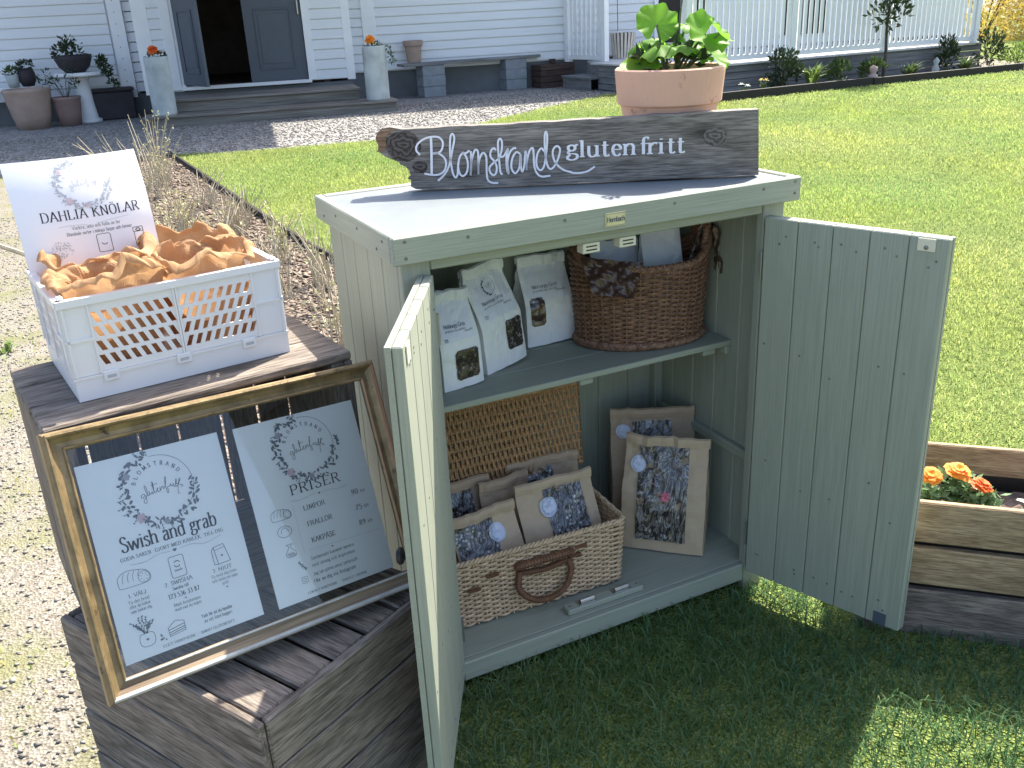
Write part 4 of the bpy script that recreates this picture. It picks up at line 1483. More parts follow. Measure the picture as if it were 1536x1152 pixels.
def door(hx, hy, ang, side, label):
    """side +1: inner face towards local -y; -1: towards +y"""
    d = cab_door = MB()
    s = side
    o0, o1 = sorted((s * .0165, s * .026))
    # outer ledges and edge strips form the door's frame
    d.box(0, DW, o0, o1, ZB, ZB + .07)
    d.box(0, DW, o0, o1, ZT - .07, ZT)
    d.box(0, .05, o0, o1, ZB + .07, ZT - .07)
    d.box(DW - .05, DW, o0, o1, ZB + .07, ZT - .07)
    M = T(hx, hy, 0, ang)
    do = d.build('door', 'paint', cab, M)
    do['label'] = label
    w = DW / 5
    for k in range(5):
        y0, y1 = sorted((0, s * .016))
        board('door_board', (k * w + .0006, y0, ZB), ((k + 1) * w - .0006, y1, ZT), 'paint', do, 'z', c=.0022)
    r = random.Random(side + 5)
    for k in range(5):
        for z in (ZT - .045, .62, .33, ZB + .05):
            for q in range(1 if z in (.62, .33) else 2):
                x = (k + .5) * w + r.uniform(-.022, .022)
                MB().lathe([(0, .0003), (.0022, .0006), (.0028, 0)], 7).build('screw', 'screw', do, Matrix.Translation((x, -s * .0001, z + r.uniform(-.05, .05) * (1 if z in (.62, .33) else .3))) @ Matrix.Rotation(s * math.pi / 2, 4, 'X'))
    return do


rd = door(.8195, .0148, -1.2121, 1, 'right door swung wide open showing its boarded inside')
pl = board('magnet_plate', (.317, -.0025, .886), (.350, -.0002, .910), 'ivory', rd, c=.0006)
MB().lathe([(0, .003), (.0035, .002), (.0045, 0)], 10).build('plate_screw', 'screw', pl, Matrix.Translation((0, -.0012, -.005)) @ Matrix.Rotation(math.pi / 2, 4, 'X'))
board('strike_plate', (.318, -.0025, .0445), (.346, -.0002, .075), 'doorpaint', rd, c=.0006)
ld = door(.0746, .0148, math.pi + 1.0732, -1, 'left door swung towards the viewer, its edge sunlit')
MB().lathe([(0, .024), (.010, .023), (.0145, .018), (.013, .013), (.006, .010), (.005, 0)], 16).build('knob', 'black', ld, Matrix.Translation((DW - .045, -.026, .545)) @ Matrix.Rotation(math.pi / 2, 4, 'X'), smooth=True)
board('magnet_plate', (.325, .0002, .878), (.352, .0025, .906), 'ivory', ld, c=.0006)
for dd, s in ((rd, 1), (ld, -1)):
    for z in (.12, .78):
        y0, y1 = sorted((s * -.004, s * .012))
        board('hinge', (-.004, y0, z), (.0, y1, z + .06), 'steel', dd, 'z', c=.0005)

# ------------------------------------------------------------------ sign plank on the lid
SB = Vector((.191, .400, ZL + .0005))
SX = Vector((.889, -.458, 0)).normalized()
SY = Vector((.458, .889, 0)).normalized()
sign = thing('sign_plank', 'weathered grey driftwood plank with white hand painted lettering on the cabinet', 'sign', SB, math.atan2(SX.y, SX.x))
outl = [(27.8, 0), (5.9, 2.5), (-4.8, 8.4), (-3.5, 22.2), (-10.6, 26.1), (-3.6, 32.2), (-5.5, 41.4), (-12.1, 50.7), (-23.6, 55.8), (-25.0, 60.3), (-38.2, 66.3), (-54.0, 74.2), (-65.1, 82.8), (-54.5, 87.7), (-59.3, 94.1), (-63.7, 105.0), (-68.3, 114.1), (-65.5, 122.8), (-53.8, 131.0), (-37.3, 132.9)]
top = []
rr = random.Random(4)
for k in range(46):
    x = -30 + (723.8 + 30) * (k + 1) / 46
    top.append((x, 128 + 6.5 * max(0, (x - 250) / 480) + rr.uniform(-1.1, 1.1)))
bot = []
for k in range(18):
    x = 731 - (731 - 40) * k / 17
    bot.append((x, 0 if k in (0, 17) else rr.uniform(0, 1.2)))
loop = [(a / 1000, b / 1000) for a, b in outl + top + bot]
TH = .030
mb = MB()
n = len(loop)
mb.add([(x, -.001 * wob(x * 30, z * 40, 0), z) for x, z in loop] + [(x + .004 * wob(x * 9, z * 50, 2), TH, z) for x, z in loop],
       [tuple(range(n)), tuple(range(2 * n - 1, n - 1, -1))] + [(i, n + i, n + (i + 1) % n, (i + 1) % n) for i in range(n)])
mb.build('plank', 'oldwood', sign)
for (cx, cz, rx, rz_, m) in ((-.012, .094, .036, .031, 'knot'), (.636, .083, .024, .018, 'knotpale'), (.018, .048, .016, .013, 'knot')):
    mb = MB()
    rings = [(0, .0018), (.25, .0022), (.5, .0012), (.8, .0014), (1, .0002)]
    for i, (q, hgt) in enumerate(rings):
        pass
    P = [[(rx * q * math.cos(a) * (1 + .16 * wob(math.cos(a) * 2, math.sin(a) * 2, cx * 50)), -.0004 - hgt, rz_ * q * math.sin(a) * (1 + .16 * wob(math.cos(a) * 2, math.sin(a) * 2, cx * 50 + 3))) for a in [2 * math.pi * k / 22 for k in range(23)]] for q, hgt in rings]
    mb.grid(P)
    mb.build('knot', m, sign, Matrix.Translation((cx, 0, cz)), smooth=True)
# brown bark tip at the ragged left end
mb = MB()
P = []
for k in range(9):
    f_ = k / 8
    z = .084 + .046 * f_
    xl = -.0695 + .014 * f_ ** 3 + .004 * math.sin(f_ * 7)
    P.append([(xl + dx * (.6 + .6 * f_), -.0015 - .002 * math.sin(dx * 90), z) for dx in (0, .005, .011, .017, .023)])
mb.grid(P)
mb.build('bark_tip', 'tipwood', sign, smooth=True)
BL = [[(46.3, 107.4), (44.8, 75.2), (41.8, 31.4)], [(20.7, 74.1), (13.5, 83.4), (16.8, 95.5), (31.3, 105.9), (47.6, 109.6), (63.3, 107.8), (70.4, 96.4), (65.8, 81.0), (56.3, 75.9), (47.1, 75.6), (58.6, 75.8), (71.5, 65.1), (73.9, 51.5), (68.3, 38.1), (57.5, 31.8), (43.6, 31.3), (26.6, 34.8)],
      [(54.1, 18.3), (69.0, 31.3), (80.8, 51.2), (90.1, 84.4), (94.9, 104.1), (92.1, 113.5), (87.3, 108.9), (84.7, 89.1), (83.9, 62.3), (86.5, 35.1), (91.5, 23.9), (96.6, 30.1), (99.0, 48.1), (103.6, 65.9), (109.9, 74.1)],
      [(111.1, 74.5), (103.6, 65.9), (99.0, 48.1), (101.3, 32.1), (107.8, 26.2), (116.4, 33.7), (119.8, 51.7), (116.3, 67.6), (109.9, 74.6), (116.7, 73.2), (125.0, 78.4)],
      [(127.7, 77.1), (126.8, 49.1), (124.0, 26.6), (127.7, 55.8), (135.2, 76.8), (139.9, 78.8), (142.8, 70.9), (140.7, 28.1), (142.8, 52.9), (149.6, 69.4), (155.4, 71.4), (159.4, 61.2), (158.4, 31.9), (160.2, 15.9), (169.1, 9.1), (181.7, 8.5)],
      [(180.8, 77.0), (175.3, 80.6), (169.2, 74.1), (168.6, 63.0), (176.1, 53.7), (180.1, 42.2), (178.3, 29.9), (172.2, 25.1), (165.7, 31.6), (165.1, 41.8), (173.6, 50.4), (185.6, 60.0), (192.1, 75.4), (193.7, 93.1), (189.9, 99.4), (185.7, 93.4), (185.1, 73.4), (186.2, 51.0), (187.5, 30.6), (191.8, 25.8)],
      [(183.1, 64.6), (194.9, 62.9), (205.9, 78.1), (201.6, 61.5), (201.6, 36.8), (204.6, 27.6), (202.9, 50.2), (208.9, 70.1), (217.3, 78.7), (222.9, 78.4)],
      [(230.4, 66.9), (222.6, 70.6), (214.1, 58.7), (210.9, 40.9), (215.0, 29.4), (220.7, 28.0), (228.1, 40.1), (231.5, 66.9), (231.0, 44.5), (233.4, 29.7), (238.6, 44.1), (242.0, 72.0), (243.6, 55.2), (242.7, 32.7), (244.1, 50.6), (249.9, 70.5), (257.0, 78.0), (258.8, 65.7), (259.1, 43.2), (263.1, 27.2), (273.1, 18.1), (292.6, 18.6)],
      [(281.7, 69.1), (275.1, 76.1), (266.8, 65.3), (263.8, 47.5), (266.8, 35.0), (273.6, 31.3), (280.8, 42.3), (286.5, 75.6), (288.4, 99.8), (286.0, 109.8), (283.2, 100.1), (282.9, 71.3), (285.5, 46.5), (289.7, 35.1), (295.4, 33.0), (303.6, 41.2), (310.9, 56.6), (314.3, 72.1), (309.2, 79.0), (302.4, 76.0), (298.7, 66.1), (301.6, 50.3), (310.4, 37.6), (321.6, 29.2), (335.2, 24.5), (341.2, 22.4), (356.6, 21.8), (372.0, 24.9), (386.5, 33.7)]]
ik = Ink()
for i, s in enumerate(BL):
    ik.line([(a / 1000, b / 1000) for a, b in s], .0052 if i == 0 else .0041, True, k=6)
for ch, x, w in (('g', 327, 25), ('l', 354, 12), ('u', 370, 26), ('t', 400, 17), ('e', 421, 22), ('n', 446, 25), ('f', 480, 18), ('r', 497, 20), ('i', 518, 13), ('t', 537, 17), ('t', 557, 17)):
    ik.text(ch, x / 1000, .0545 if ch != 'g' else .0575, .034, 1.55, fit=w / 1000 * 1.05)
ik.build('lettering', 'whitepaint', sign, lambda x, y, l: (x, -.0022 - l, y))

# ------------------------------------------------------------------ terracotta pot with geranium behind the sign
PC = Vector((.745, .256, ZL - .003))
t = thing('terracotta_pot', 'salmon terracotta pot standing behind the sign plank on the cabinet', 'pot', PC)
MB().lathe([(0, 0), (.080, 0), (.083, .004), (.1035, .139), (.1055, .145), (.1120, .150), (.1175, .212), (.1175, .219), (.114, .222), (.107, .221), (.104, .205), (.09, .1), (0, .09)], 56).build('body', 'terra', t, smooth=False)
mb = MB()
P = [[(math.cos(a) * .1040 * q, math.sin(a) * .1040 * q, .196 + .012 * wob(math.cos(a) * q * 6, math.sin(a) * q * 6, 1)) for a in [2 * math.pi * k / 30 for k in range(31)]] for q in (0.01, .3, .6, .85, 1)]
mb.grid(P)
mb.build('soil', 'soil', t)
ger = thing('geranium', 'geranium with round ruffled bright green leaves in the terracotta pot', 'plant', PC + Vector((0, 0, .198)))
VR = Vector(_R[0])            # horizontal right as the leaves were measured


def gleaf(c, r, nrm, roll, seed, cup=.25):
    nrm = Vector(nrm).normalized()
    u = nrm.orthogonal().normalized()
    v = nrm.cross(u)
    u, v = u * math.cos(roll) + v * math.sin(roll), v * math.cos(roll) - u * math.sin(roll)
    mb = MB()
    P = []
    N = 40
    for q in (0.02, .25, .5, .75, .92, 1.0):
        row = []
        for k in range(N + 1):
            a = 2 * math.pi * (.055 + .89 * k / N)
            sc = 1 + (.03 * math.cos(a * 11) + .06 * wob(math.cos(a) * 2, math.sin(a) * 2, seed)) * q
            rad = r * q * sc * (1 - .15 * abs(math.cos(a / 2)) ** 6)
            fold = r * q * (cup * q - .10 * q * q + .09 * q ** 3 * math.cos(a * 8 + seed) + .035 * q * math.cos(a * 9) + .15 * q * wob(math.cos(a) * 1.6, math.sin(a) * 1.6, seed + 9))
            p = Vector(c) + (u * math.cos(a) + v * math.sin(a)) * rad + nrm * fold
            row.append(tuple(p))
        P.append(row)
    mb.grid(P)
    mb.build('leaf', 'geranium', ger, smooth=True)
    st_ = MB()
    b = Vector((c[0] * .25, c[1] * .25, 0))
    mid = (b + Vector(c)) / 2 + Vector((0, 0, .01))
    st_.tube([tuple(p) for p in cat([tuple(b), tuple(mid), tuple(c)], 5)], .0028, 6)
    st_.build('stem', 'gerstem', ger)


R3 = Vector((.904, -.428, 0))     # to the viewer's right
B3 = Vector((.428, .904, 0))      # away from the viewer


def gl_(r, b, z):
    return tuple(R3 * (r * .86) + B3 * b + Vector((0, 0, z)))


VW = Vector((-.396, -.837, .35))
gleaf(gl_(-.030, .02, .108), .048, Vector((-.25, -.75, .5)), .4, 1, .2)
gleaf(gl_(-.035, .0, .066), .056, Vector((-.1, .2, 1)), 2.0, 2, -.35)
gleaf(gl_(.025, -.02, .066), .042, Vector((.1, .1, 1)), 1.2, 3, -.4)
gleaf(gl_(.085, -.01, .085), .055, Vector((.1, -.7, .6)), 2.6, 4, .3)
gleaf(gl_(.060, .02, .055), .050, Vector((.3, -.5, .6)), .9, 5, .25)
gleaf(gl_(.105, .01, .045), .048, Vector((.35, -.55, .6)), 3.4, 6, .25)
gleaf(gl_(-.070, .0, .022), .046, Vector((-.2, -.3, .9)), 4.2, 7, .25)
gleaf(gl_(-.045, .05, .06), .035, Vector((0, .4, 1)), .2, 8, .1)
gleaf(gl_(.0, .06, .05), .04, Vector((.2, .5, 1)), 1.1, 9, .1)
gleaf(gl_(.120, -.01, .085), .038, Vector((.5, -.4, .6)), 5.0, 10, .3)
gleaf(gl_(.045, .03, .105), .036, Vector((.2, -.2, 1)), 2.2, 12, -.2)
gleaf(gl_(-.065, .03, .075), .040, Vector((-.4, .1, 1)), 3.1, 13, -.3)
mb = MB()
leaf_cloud(mb, (0, 0, .03), (.075, .075, .035), 130, .028, random.Random(6), 0)
mb.build('small_leaves', 'darkleaf', ger)
mb = MB()
mb.tube([tuple(p) for p in cat([gl_(.02, 0, 0), gl_(.022, 0, .10), gl_(.035, .01, .20)], 6)], .0022, 6)
for k in range(5):
    leaf_cloud(mb, gl_(.036, .01, .20), (.012, .012, .01), 8, .016, random.Random(k), 0)
mb.build('flower_stalk', 'gerstem', ger)


# ------------------------------------------------------------------ paper bags
def sstep(a, b, x):
    q = min(1, max(0, (x - a) / (b - a)))
    return q * q * (3 - 2 * q)


class Bag:
    def __init__(s, w, d, h, seed, crump=.004, pinch=.55, topw=1.0):
        s.w, s.d, s.h, s.seed, s.cr, s.pinch, s.topw = w, d, h, seed, crump, pinch, topw

    def front(s, u, v, lift=0):
        """u in -1..1, v in 0..1 on the front panel; local front is -y"""
        hw_ = s.w / 2 * (1 - (1 - s.topw) * v)
        dep = s.d / 2 * (1 - sstep(s.pinch, 1, v) * .93) * (1 - .10 * abs(u) ** 4) * (1 + .18 * math.sin(math.pi * v))
        x = u * hw_
        z = v * s.h
        c = s.cr * (.7 * wob(x * 14, z * 11, s.seed) + .7 * (.4 - abs(wob(x * 26 + z * 9, z * 21, s.seed + 5))) + .25 * wob(x * 60, z * 55, s.seed)) * (.3 + v)
        return (x + c * .4, -dep + c - lift, z + .3 * c)

    def side(s, sg, q, v):
        """q from -1 (front) to 1 (back)"""
        f = s.front(sg, v)
        b = s.back(sg, v)
        gus = (1 - q * q) * s.d * .28 * sstep(.25, 1, v)
        return (f[0] * (1 - q) / 2 + b[0] * (1 + q) / 2 - sg * gus, f[1] * (1 - q) / 2 + b[1] * (1 + q) / 2, f[2] * (1 - q) / 2 + b[2] * (1 + q) / 2)

    def back(s, u, v):
        f = s.front(u, v)
        return (f[0], -f[1] * .98, f[2])

    def build(s, name, mat, parent, fold=True):
        mb = MB()
        NV = 34
        us = [-1 + 2 * k / 14 for k in range(15)]
        rows = []
        for i in range(NV + 1):
            v = i / NV
            r = [s.front(u, v) for u in us]
            r += [s.side(1, q, v) for q in (-.5, 0, .5)]
            r += [s.back(u, v) for u in us[::-1]]
            r += [s.side(-1, q, v) for q in (.5, 0, -.5)]
            r.append(r[0])
            rows.append(r)
        mb.grid(rows)
        k = len(rows[0]) - 1
        mb.add(rows[0][:k], [tuple(range(k - 1, -1, -1))])
        mb.add(rows[-1][:k], [tuple(range(k))])
        o = mb.build(name, mat, parent, smooth=False)
        if fold:      # rolled top edge
            mb = MB()
            P = []
            for (dy, dz) in ((-.001, -.022), (-.006, -.020), (-.008, -.008), (-.007, .002), (-.001, .005), (.006, .002), (.007, -.014)):
                row = []
                for u in us:
                    f = s.front(u * 1.01, 1)
                    row.append((f[0], f[1] + dy + .002 * wob(u * 4, dz * 90, s.seed), f[2] + dz + .004 * wob(u * 3, 1, s.seed + 2)))
                P.append(row)
            mb.grid(P)
            mb.build('rolled_top', mat, parent)
        return o

    def patch(s, name, mat, parent, x0, x1, z0, z1, lift, n=10, rnd=.0, crump=0):
        mb = MB()
        P = []
        for j in range(n + 1):
            v = (z0 + (z1 - z0) * j / n) / s.h
            row = []
            for i in range(n + 1):
                f = i / n
                inset = 0
                if rnd:
                    e = min(j, n - j) / n * (z1 - z0)
                    if e < rnd:
                        inset = rnd - math.sqrt(max(0, rnd * rnd - (rnd - e) ** 2))
                x = x0 + inset + (x1 - x0 - 2 * inset) * f
                p = s.front(x / (s.w / 2 * (1 - (1 - s.topw) * v)), v, lift)
                if crump:
                    p = (p[0], p[1] + crump * (wob(x * 45, v * 14, s.seed + 3) + .6 * wob(x * 120, v * 30, s.seed)), p[2])
                row.append(p)
            P.append(row)
        mb.grid(P)
        return mb.build(name, mat, parent, smooth=False)

    def mapf(s, x, z, l):
        v = z / s.h
        return s.front(x / (s.w / 2 * (1 - (1 - s.topw) * v)), v, .0016 + l)


def white_bag(label, loc, rz, w, d, h, seed, win=None, winmat='muesli', logo=False, tilt=0, text=True, roll=0):
    t = thing('paper_bag', label, 'bag', loc, rz, 'white paper bags on the cabinet shelf')
    if tilt:
        t.matrix_world = t.matrix_world @ Matrix.Rotation(tilt, 4, 'X')
    if roll:
        t.matrix_world = t.matrix_world @ Matrix.Rotation(roll, 4, 'Y')
    b = Bag(w, d, h, seed, .0120, .42, .96)
    b.build('bag', 'whitepaper', t)
    if win:
        b.patch('window', winmat, t, *win, .0012, 12, .006, .0012)
        b.patch('window_film', 'film', t, *win, .0022, 14, .006, .0016)
    if text:
        b.patch('label_sheet', 'labelpaper', t, -w * .40, w * .40, h * .52, h * .93, .0008, 8)
        ik = Ink()
        ik.text('Nöttörgs Gröt', -w * .30, h * .66, .0075, 1.2, fit=w * .52)
        ik.text('granola utan gluten', -w * .30, h * .625, .004, 1.1, fit=w * .5, serif=False)
        ik.text('Nettovikt', w * .16, h * .60, .0038, 1.3, fit=w * .2, serif=False)
        ik.text('Bäst', -w * .36, h * .555, .0036, 1.4, fit=w * .08, serif=False)
        ik.text('före', -w * .36, h * .535, .0036, 1.4, fit=w * .08, serif=False)
        if logo:
            ik.line([(w * .02 + .017 * math.cos(a), h * .80 + .017 * math.sin(a)) for a in [math.radians(q) for q in range(-100, 130, 10)]], .0006, False)
            for q in range(9):
                a = math.radians(130 + q * 16)
                ik.blob(w * .02 + .018 * math.cos(a), h * .80 + .018 * math.sin(a), .0035, .0016, a + q)
            ik.line([(w * .02 - .01 + k * .0022, h * .80 + .003 * math.sin(k * 2.2)) for k in range(10)], .0005)
        ik.build('print', 'inkgrey', t, b.mapf)
    return t


ZS = .5895
white_bag('white paper bag with seed window, front left on the cabinet shelf', (.205, .262, ZS), .15, .100, .062, .205, 11, (-.018, .040, .018, .085), 'muesli', roll=-.03, tilt=-.06)
white_bag('tall white paper bag with wreath logo, middle of the three windowed shelf bags', (.330, .325, ZS), .35, .128, .075, .232, 12, (.005, .056, .035, .105), 'muesli', True, -.10, roll=-.07)
white_bag('white paper bag with dark bread window beside the brown wicker basket', (.500, .405, ZS), -.02, .128, .070, .208, 13, (-.052, -.014, .050, .118), 'bread', tilt=-.07, roll=-.02)
white_bag('plain white paper bag hidden behind the front left shelf bag', (.150, .375, ZS), .1, .115, .060, .215, 14, text=False)


def kraft_bag(label, loc, rz, w, d, h, seed, win, winmat, stk=None, tilt=0, mat='kraft', group='kraft paper bags in the cabinet', gap=None):
    t = thing('kraft_bag', label, 'bag', loc, rz, group)
    if tilt:
        t.matrix_world = t.matrix_world @ Matrix.Rotation(tilt, 4, 'X')
    b = Bag(w, d, h, seed, .009, .40, 1.0)
    b.build('bag', mat, t)
    if win:
        b.patch('window', winmat, t, *win, .0014, 14, 0, .003)
        b.patch('window_film', 'film', t, *win, .0055, 44, 0, .0042)
    if stk:
        sx, sz, r = stk
        for nm, rad, mt, lf in (('sticker', r, 'sticker', .0050),):
            mb = MB()
            V = [b.front(sx / (w / 2), sz / h, lf)]
            V += [b.front((sx + rad * math.cos(a)) / (w / 2), (sz + rad * math.sin(a)) / h, lf) for a in [2 * math.pi * k / 28 for k in range(28)]]
            mb.add(V, [(0, 1 + k, 1 + (k + 1) % 28) for k in range(28)])
            so = mb.build('sticker', mt, t)
        ik = Ink()
        ik.line([(sx + r * .88 * math.cos(a), sz + r * .88 * math.sin(a)) for a in [2 * math.pi * k / 30 for k in range(31)]], .0007, False)
        ik.line([(sx - r * .5 + k * r * .11, sz + r * .16 * math.sin(k * 2.1)) for k in range(10)], .0007)
        for q in range(11):
            a = math.radians(120 + q * 14)
            ik.blob(sx + r * .7 * math.cos(a), sz + r * .7 * math.sin(a), r * .13, r * .06, a + q)
        ik.build('sticker_print', 'inkpale', so, lambda x, z, l: b.front(x / (w / 2), z / h, .0054 + l))
    return t


ZF = .0565
# two large bags standing on the cabinet floor
a2 = math.atan2(.093 - .252, .769 - .623)
kb = kraft_bag('large kraft bag with clear window and pink blossom, front bag at the right', (.708, .196, ZF), a2 * .92, .205, .084, .288, 31, (-.066, .058, .030, .268), 'crisp', (-.066, .222, .0195), -.10)
MBx = MB()
petals(MBx, (.006, -.047, .150), .014, 6, 3, random.Random(1), .5, (0, -1, .1))
MBx.build('pink_flower', 'pink', kb)
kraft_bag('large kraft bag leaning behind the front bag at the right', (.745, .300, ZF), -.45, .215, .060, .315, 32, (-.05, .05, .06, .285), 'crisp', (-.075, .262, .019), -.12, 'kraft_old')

# hamper
HW, HD, HH = .455, .235, .178
ham = thing('wicker_hamper', 'pale wicker picnic hamper with its lid open on the cabinet floor', 'hamper', (.308, .243, ZF), -.045)


def weave(mb, path, z0, z1, rows, stakes, amp, r, seed, taper=None, jz=.0006, sub=4, top=None):
    """path(s) -> (x, y, nx, ny) for s in 0..1 (closed); weavers wave in and out of the stakes"""
    N = stakes * sub
    for i in range(rows):
        z = z0 + (z1 - z0) * (i + .5) / rows
        pts = []
        for k in range(N):
            s = k / N
            x, y, nx, ny = path(s, (z - z0) / (z1 - z0))
            a = amp * math.cos(math.pi * (s * stakes + i))
            zz = z + (top(s) * (i + .5) / rows if top else 0)
            pts.append((x + nx * a, y + ny * a, zz + jz * wob(s * 40, i * 3.1, seed)))
        mb.tube(pts, r * (1 + .12 * wob(i * 2.7, 1, seed)), 5, closed=True)


def rrect(w, d, rc):
    import math as m_
    segs = [(w - 2 * rc), m_.pi / 2 * rc, d - 2 * rc, m_.pi / 2 * rc] * 2
    tot = sum(segs)

    def f(s, q, flare=.0):
        l = (s % 1) * tot
        W, D = w / 2 + flare * q, d / 2 + flare * q
        cs = [(-W + rc, -D, 0), (W - rc, -D + rc, -90), (W, -D + rc, 90), (W - rc, D - rc, 0), (W - rc, D, 180), (-W + rc, D - rc, 90), (-W, D - rc, 270), (-W + rc, -D + rc, 180)]
        for i, g in enumerate(segs):
            if l <= g or i == 7:
                if i % 2 == 0:
                    a = m_.radians([0, 0, 90, 0, 180, 0, 270, 0][i])
                    return cs[i][0] + m_.cos(a) * l, cs[i][1] + m_.sin(a) * l, m_.sin(a), -m_.cos(a)
                a = m_.radians(cs[i][2]) + l / rc
                return cs[i][0] + rc * m_.cos(a), cs[i][1] + rc * m_.sin(a), m_.cos(a), m_.sin(a)
            l -= g
    return f


pf = rrect(HW, HD, .02)
mb = MB()
weave(mb, lambda s, q: pf(s, q, .006), .004, HH - .016, 25, 62, .0034, .0033, 1)
mb.build('weave', 'wicker_pale', ham)
mb = MB()
for k in range(62):
    x, y, nx, ny = pf(k / 62, 0)
    x2, y2, _, _ = pf(k / 62, 1, .006)
    mb.tube([(x, y, .002), (x2, y2, HH - .01)], .0028, 5)
mb.build('stakes', 'wicker_pale', ham)
mb = MB()
for j in range(3):
    pts = []
    for k in range(160):
        x, y, nx, ny = pf(k / 160, 1, .006)
        a = 2 * math.pi * (k / 160 * 40 + j / 3)
        pts.append((x + nx * .0045 * math.cos(a), y + ny * .0045 * math.cos(a), HH - .008 + .0045 * math.sin(a)))
    mb.tube(pts, .0036, 5, closed=True)
mb.build('rim', 'wicker_pale', ham)
MB().box(-HW / 2 + .01, HW / 2 - .01, -HD / 2 + .01, HD / 2 - .01, .001, .008).build('base', 'wicker_gold', ham)
# handle on the front: fixed bar and hanging loop
mb = MB()
hx, hz = .02, .098


def wrapped(mb, pts, r, turns):
    P = cat(pts, 10)
    mb.tube([tuple(p) for p in P], r, 7)
    n = len(P)
    for k in range(int(turns)):
        f_ = k / turns * (n - 1)
        i = int(f_)
        p = P[i] + (P[min(n - 1, i + 1)] - P[i]) * (f_ - i)
        d = P[min(n - 1, i + 1)] - P[max(0, i - 1)]
        d = Vector(d).normalized()
        u = d.orthogonal().normalized()
        v = d.cross(u)
        mb.tube([tuple(Vector(p) + (u * math.cos(a) + v * math.sin(a)) * (r + .0009)) for a in [2 * math.pi * q / 8 for q in range(8)]], .0014, 4, closed=True)


FY = -HD / 2 - .006
wrapped(mb, [(hx - .065, FY - .001, hz + .028), (hx - .058, FY - .012, hz + .036), (hx, FY - .014, hz + .038), (hx + .060, FY - .012, hz + .036), (hx + .067, FY - .001, hz + .028)], .0085, 34)
mb.build('lid_handle', 'leather', ham)
mb = MB()
wrapped(mb, [(hx - .058, FY - .004, hz + .012), (hx, FY - .009, hz + .008), (hx + .056, FY - .004, hz + .012)], .0055, 24)
wrapped(mb, [(hx - .062, FY - .005, hz + .016), (hx - .066, FY - .013, hz - .025), (hx - .035, FY - .018, hz - .058), (hx + .006, FY - .019, hz - .066), (hx + .045, FY - .018, hz - .05), (hx + .064, FY - .013, hz - .01), (hx + .060, FY - .005, hz + .016)], .0062, 52)
mb.build('handle', 'leather', ham)
for x, z in ((-.105, .125), (.115, .135), (-.15, .10), (.10, .115)):
    mb = MB()
    wrapped(mb, [(x - .014, FY - .004, z), (x, FY - .008, z + .003), (x + .014, FY - .004, z)], .003, 9)
    mb.build('loop_fastener', 'leather', ham)
# open lid leaning on the back wall
ld_ = MB()
for k in range(74):
    x = -HW / 2 + .008 + (HW - .016) * k / 73
    P = []
    for j in range(49):
        zz = .205 * j / 48
        P.append((x + .0006 * wob(k, j * .2, 2), .0032 * math.cos(math.pi * (zz / .0085 * .36 + k)), zz))
    ld_.tube(P, .0031, 5)
lidM = T(0, HD / 2 + .012, HH - .012) @ Matrix.Rotation(-.02, 4, 'X')
lo_ = ld_.build('lid', 'wicker_gold', ham, T(.0, .075, .235) @ Matrix.Rotation(-.06, 4, 'X'))
mb = MB()
for k in range(9):
    z = .012 + k * .0227
    mb.tube([(-HW / 2, 0, z), (HW / 2, 0, z)], .0028, 5)
mb.tube([(-HW / 2, 0, 0), (HW / 2, 0, 0), (HW / 2, 0, .207), (-HW / 2, 0, .207)], .0055, 6, closed=True)
mb.build('lid_frame', 'wicker_gold', lo_)
mb = MB()
for x in (-.16, .16):
    wrapped(mb, [(x, HD / 2 - .002, HH - .01), (x, HD / 2 - .028, HH + .03), (x, .078, .245)], .003, 16)
mb.build('hinge_straps', 'leather', ham)


def hamper_pt(x, y, z):
    return tuple(ham.matrix_world @ Vector((x, y, z)))


hrz = -.045
kraft_bag('kraft bag of biscuits with round white sticker, front left in the hamper', hamper_pt(-.085, -.052, .010), hrz + .12, .165, .086, .225, 41, (-.078, .022, .03, .206), 'biscuit', (.024, .172, .0205), -.10, group='kraft bags in the hamper')
kraft_bag('kraft bag of biscuits with round white sticker, front right in the hamper', hamper_pt(.105, -.030, .010), hrz + .02, .200, .090, .245, 42, (-.030, .070, .05, .230), 'biscuit', (-.026, .190, .0215), -.10, group='kraft bags in the hamper')
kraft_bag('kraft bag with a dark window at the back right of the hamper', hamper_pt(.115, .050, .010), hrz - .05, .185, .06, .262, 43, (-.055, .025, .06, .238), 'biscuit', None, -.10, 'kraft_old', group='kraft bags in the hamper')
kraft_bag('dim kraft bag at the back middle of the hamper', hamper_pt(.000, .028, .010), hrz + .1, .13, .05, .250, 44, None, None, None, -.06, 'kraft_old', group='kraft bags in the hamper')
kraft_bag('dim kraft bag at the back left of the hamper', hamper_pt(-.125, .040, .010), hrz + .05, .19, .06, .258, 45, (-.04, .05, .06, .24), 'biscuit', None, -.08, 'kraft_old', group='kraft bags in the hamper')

# ------------------------------------------------------------------ brown oval basket on the shelf
bk = thing('wicker_basket', 'round brown wicker basket with high handles on the cabinet shelf', 'basket', (.702, .304, ZS), -.30)
BR0, BR1, BHt = (.150, .100), (.162, .118), .198


def opath(s, q):
    a = 2 * math.pi * s
    rx = BR0[0] + (BR1[0] - BR0[0]) * sstep(-.2, 1.1, q)
    ry = BR0[1] + (BR1[1] - BR0[1]) * sstep(-.2, 1.1, q)
    c, s_ = math.cos(a), math.sin(a)
    n = Vector((c * ry, s_ * rx, 0)).normalized()
    return rx * c, ry * s_, n.x, n.y


def otop(s):
    return .052 * max(0, math.cos(2 * math.pi * s)) ** 6 + .014 * max(0, -math.cos(2 * math.pi * s)) ** 6


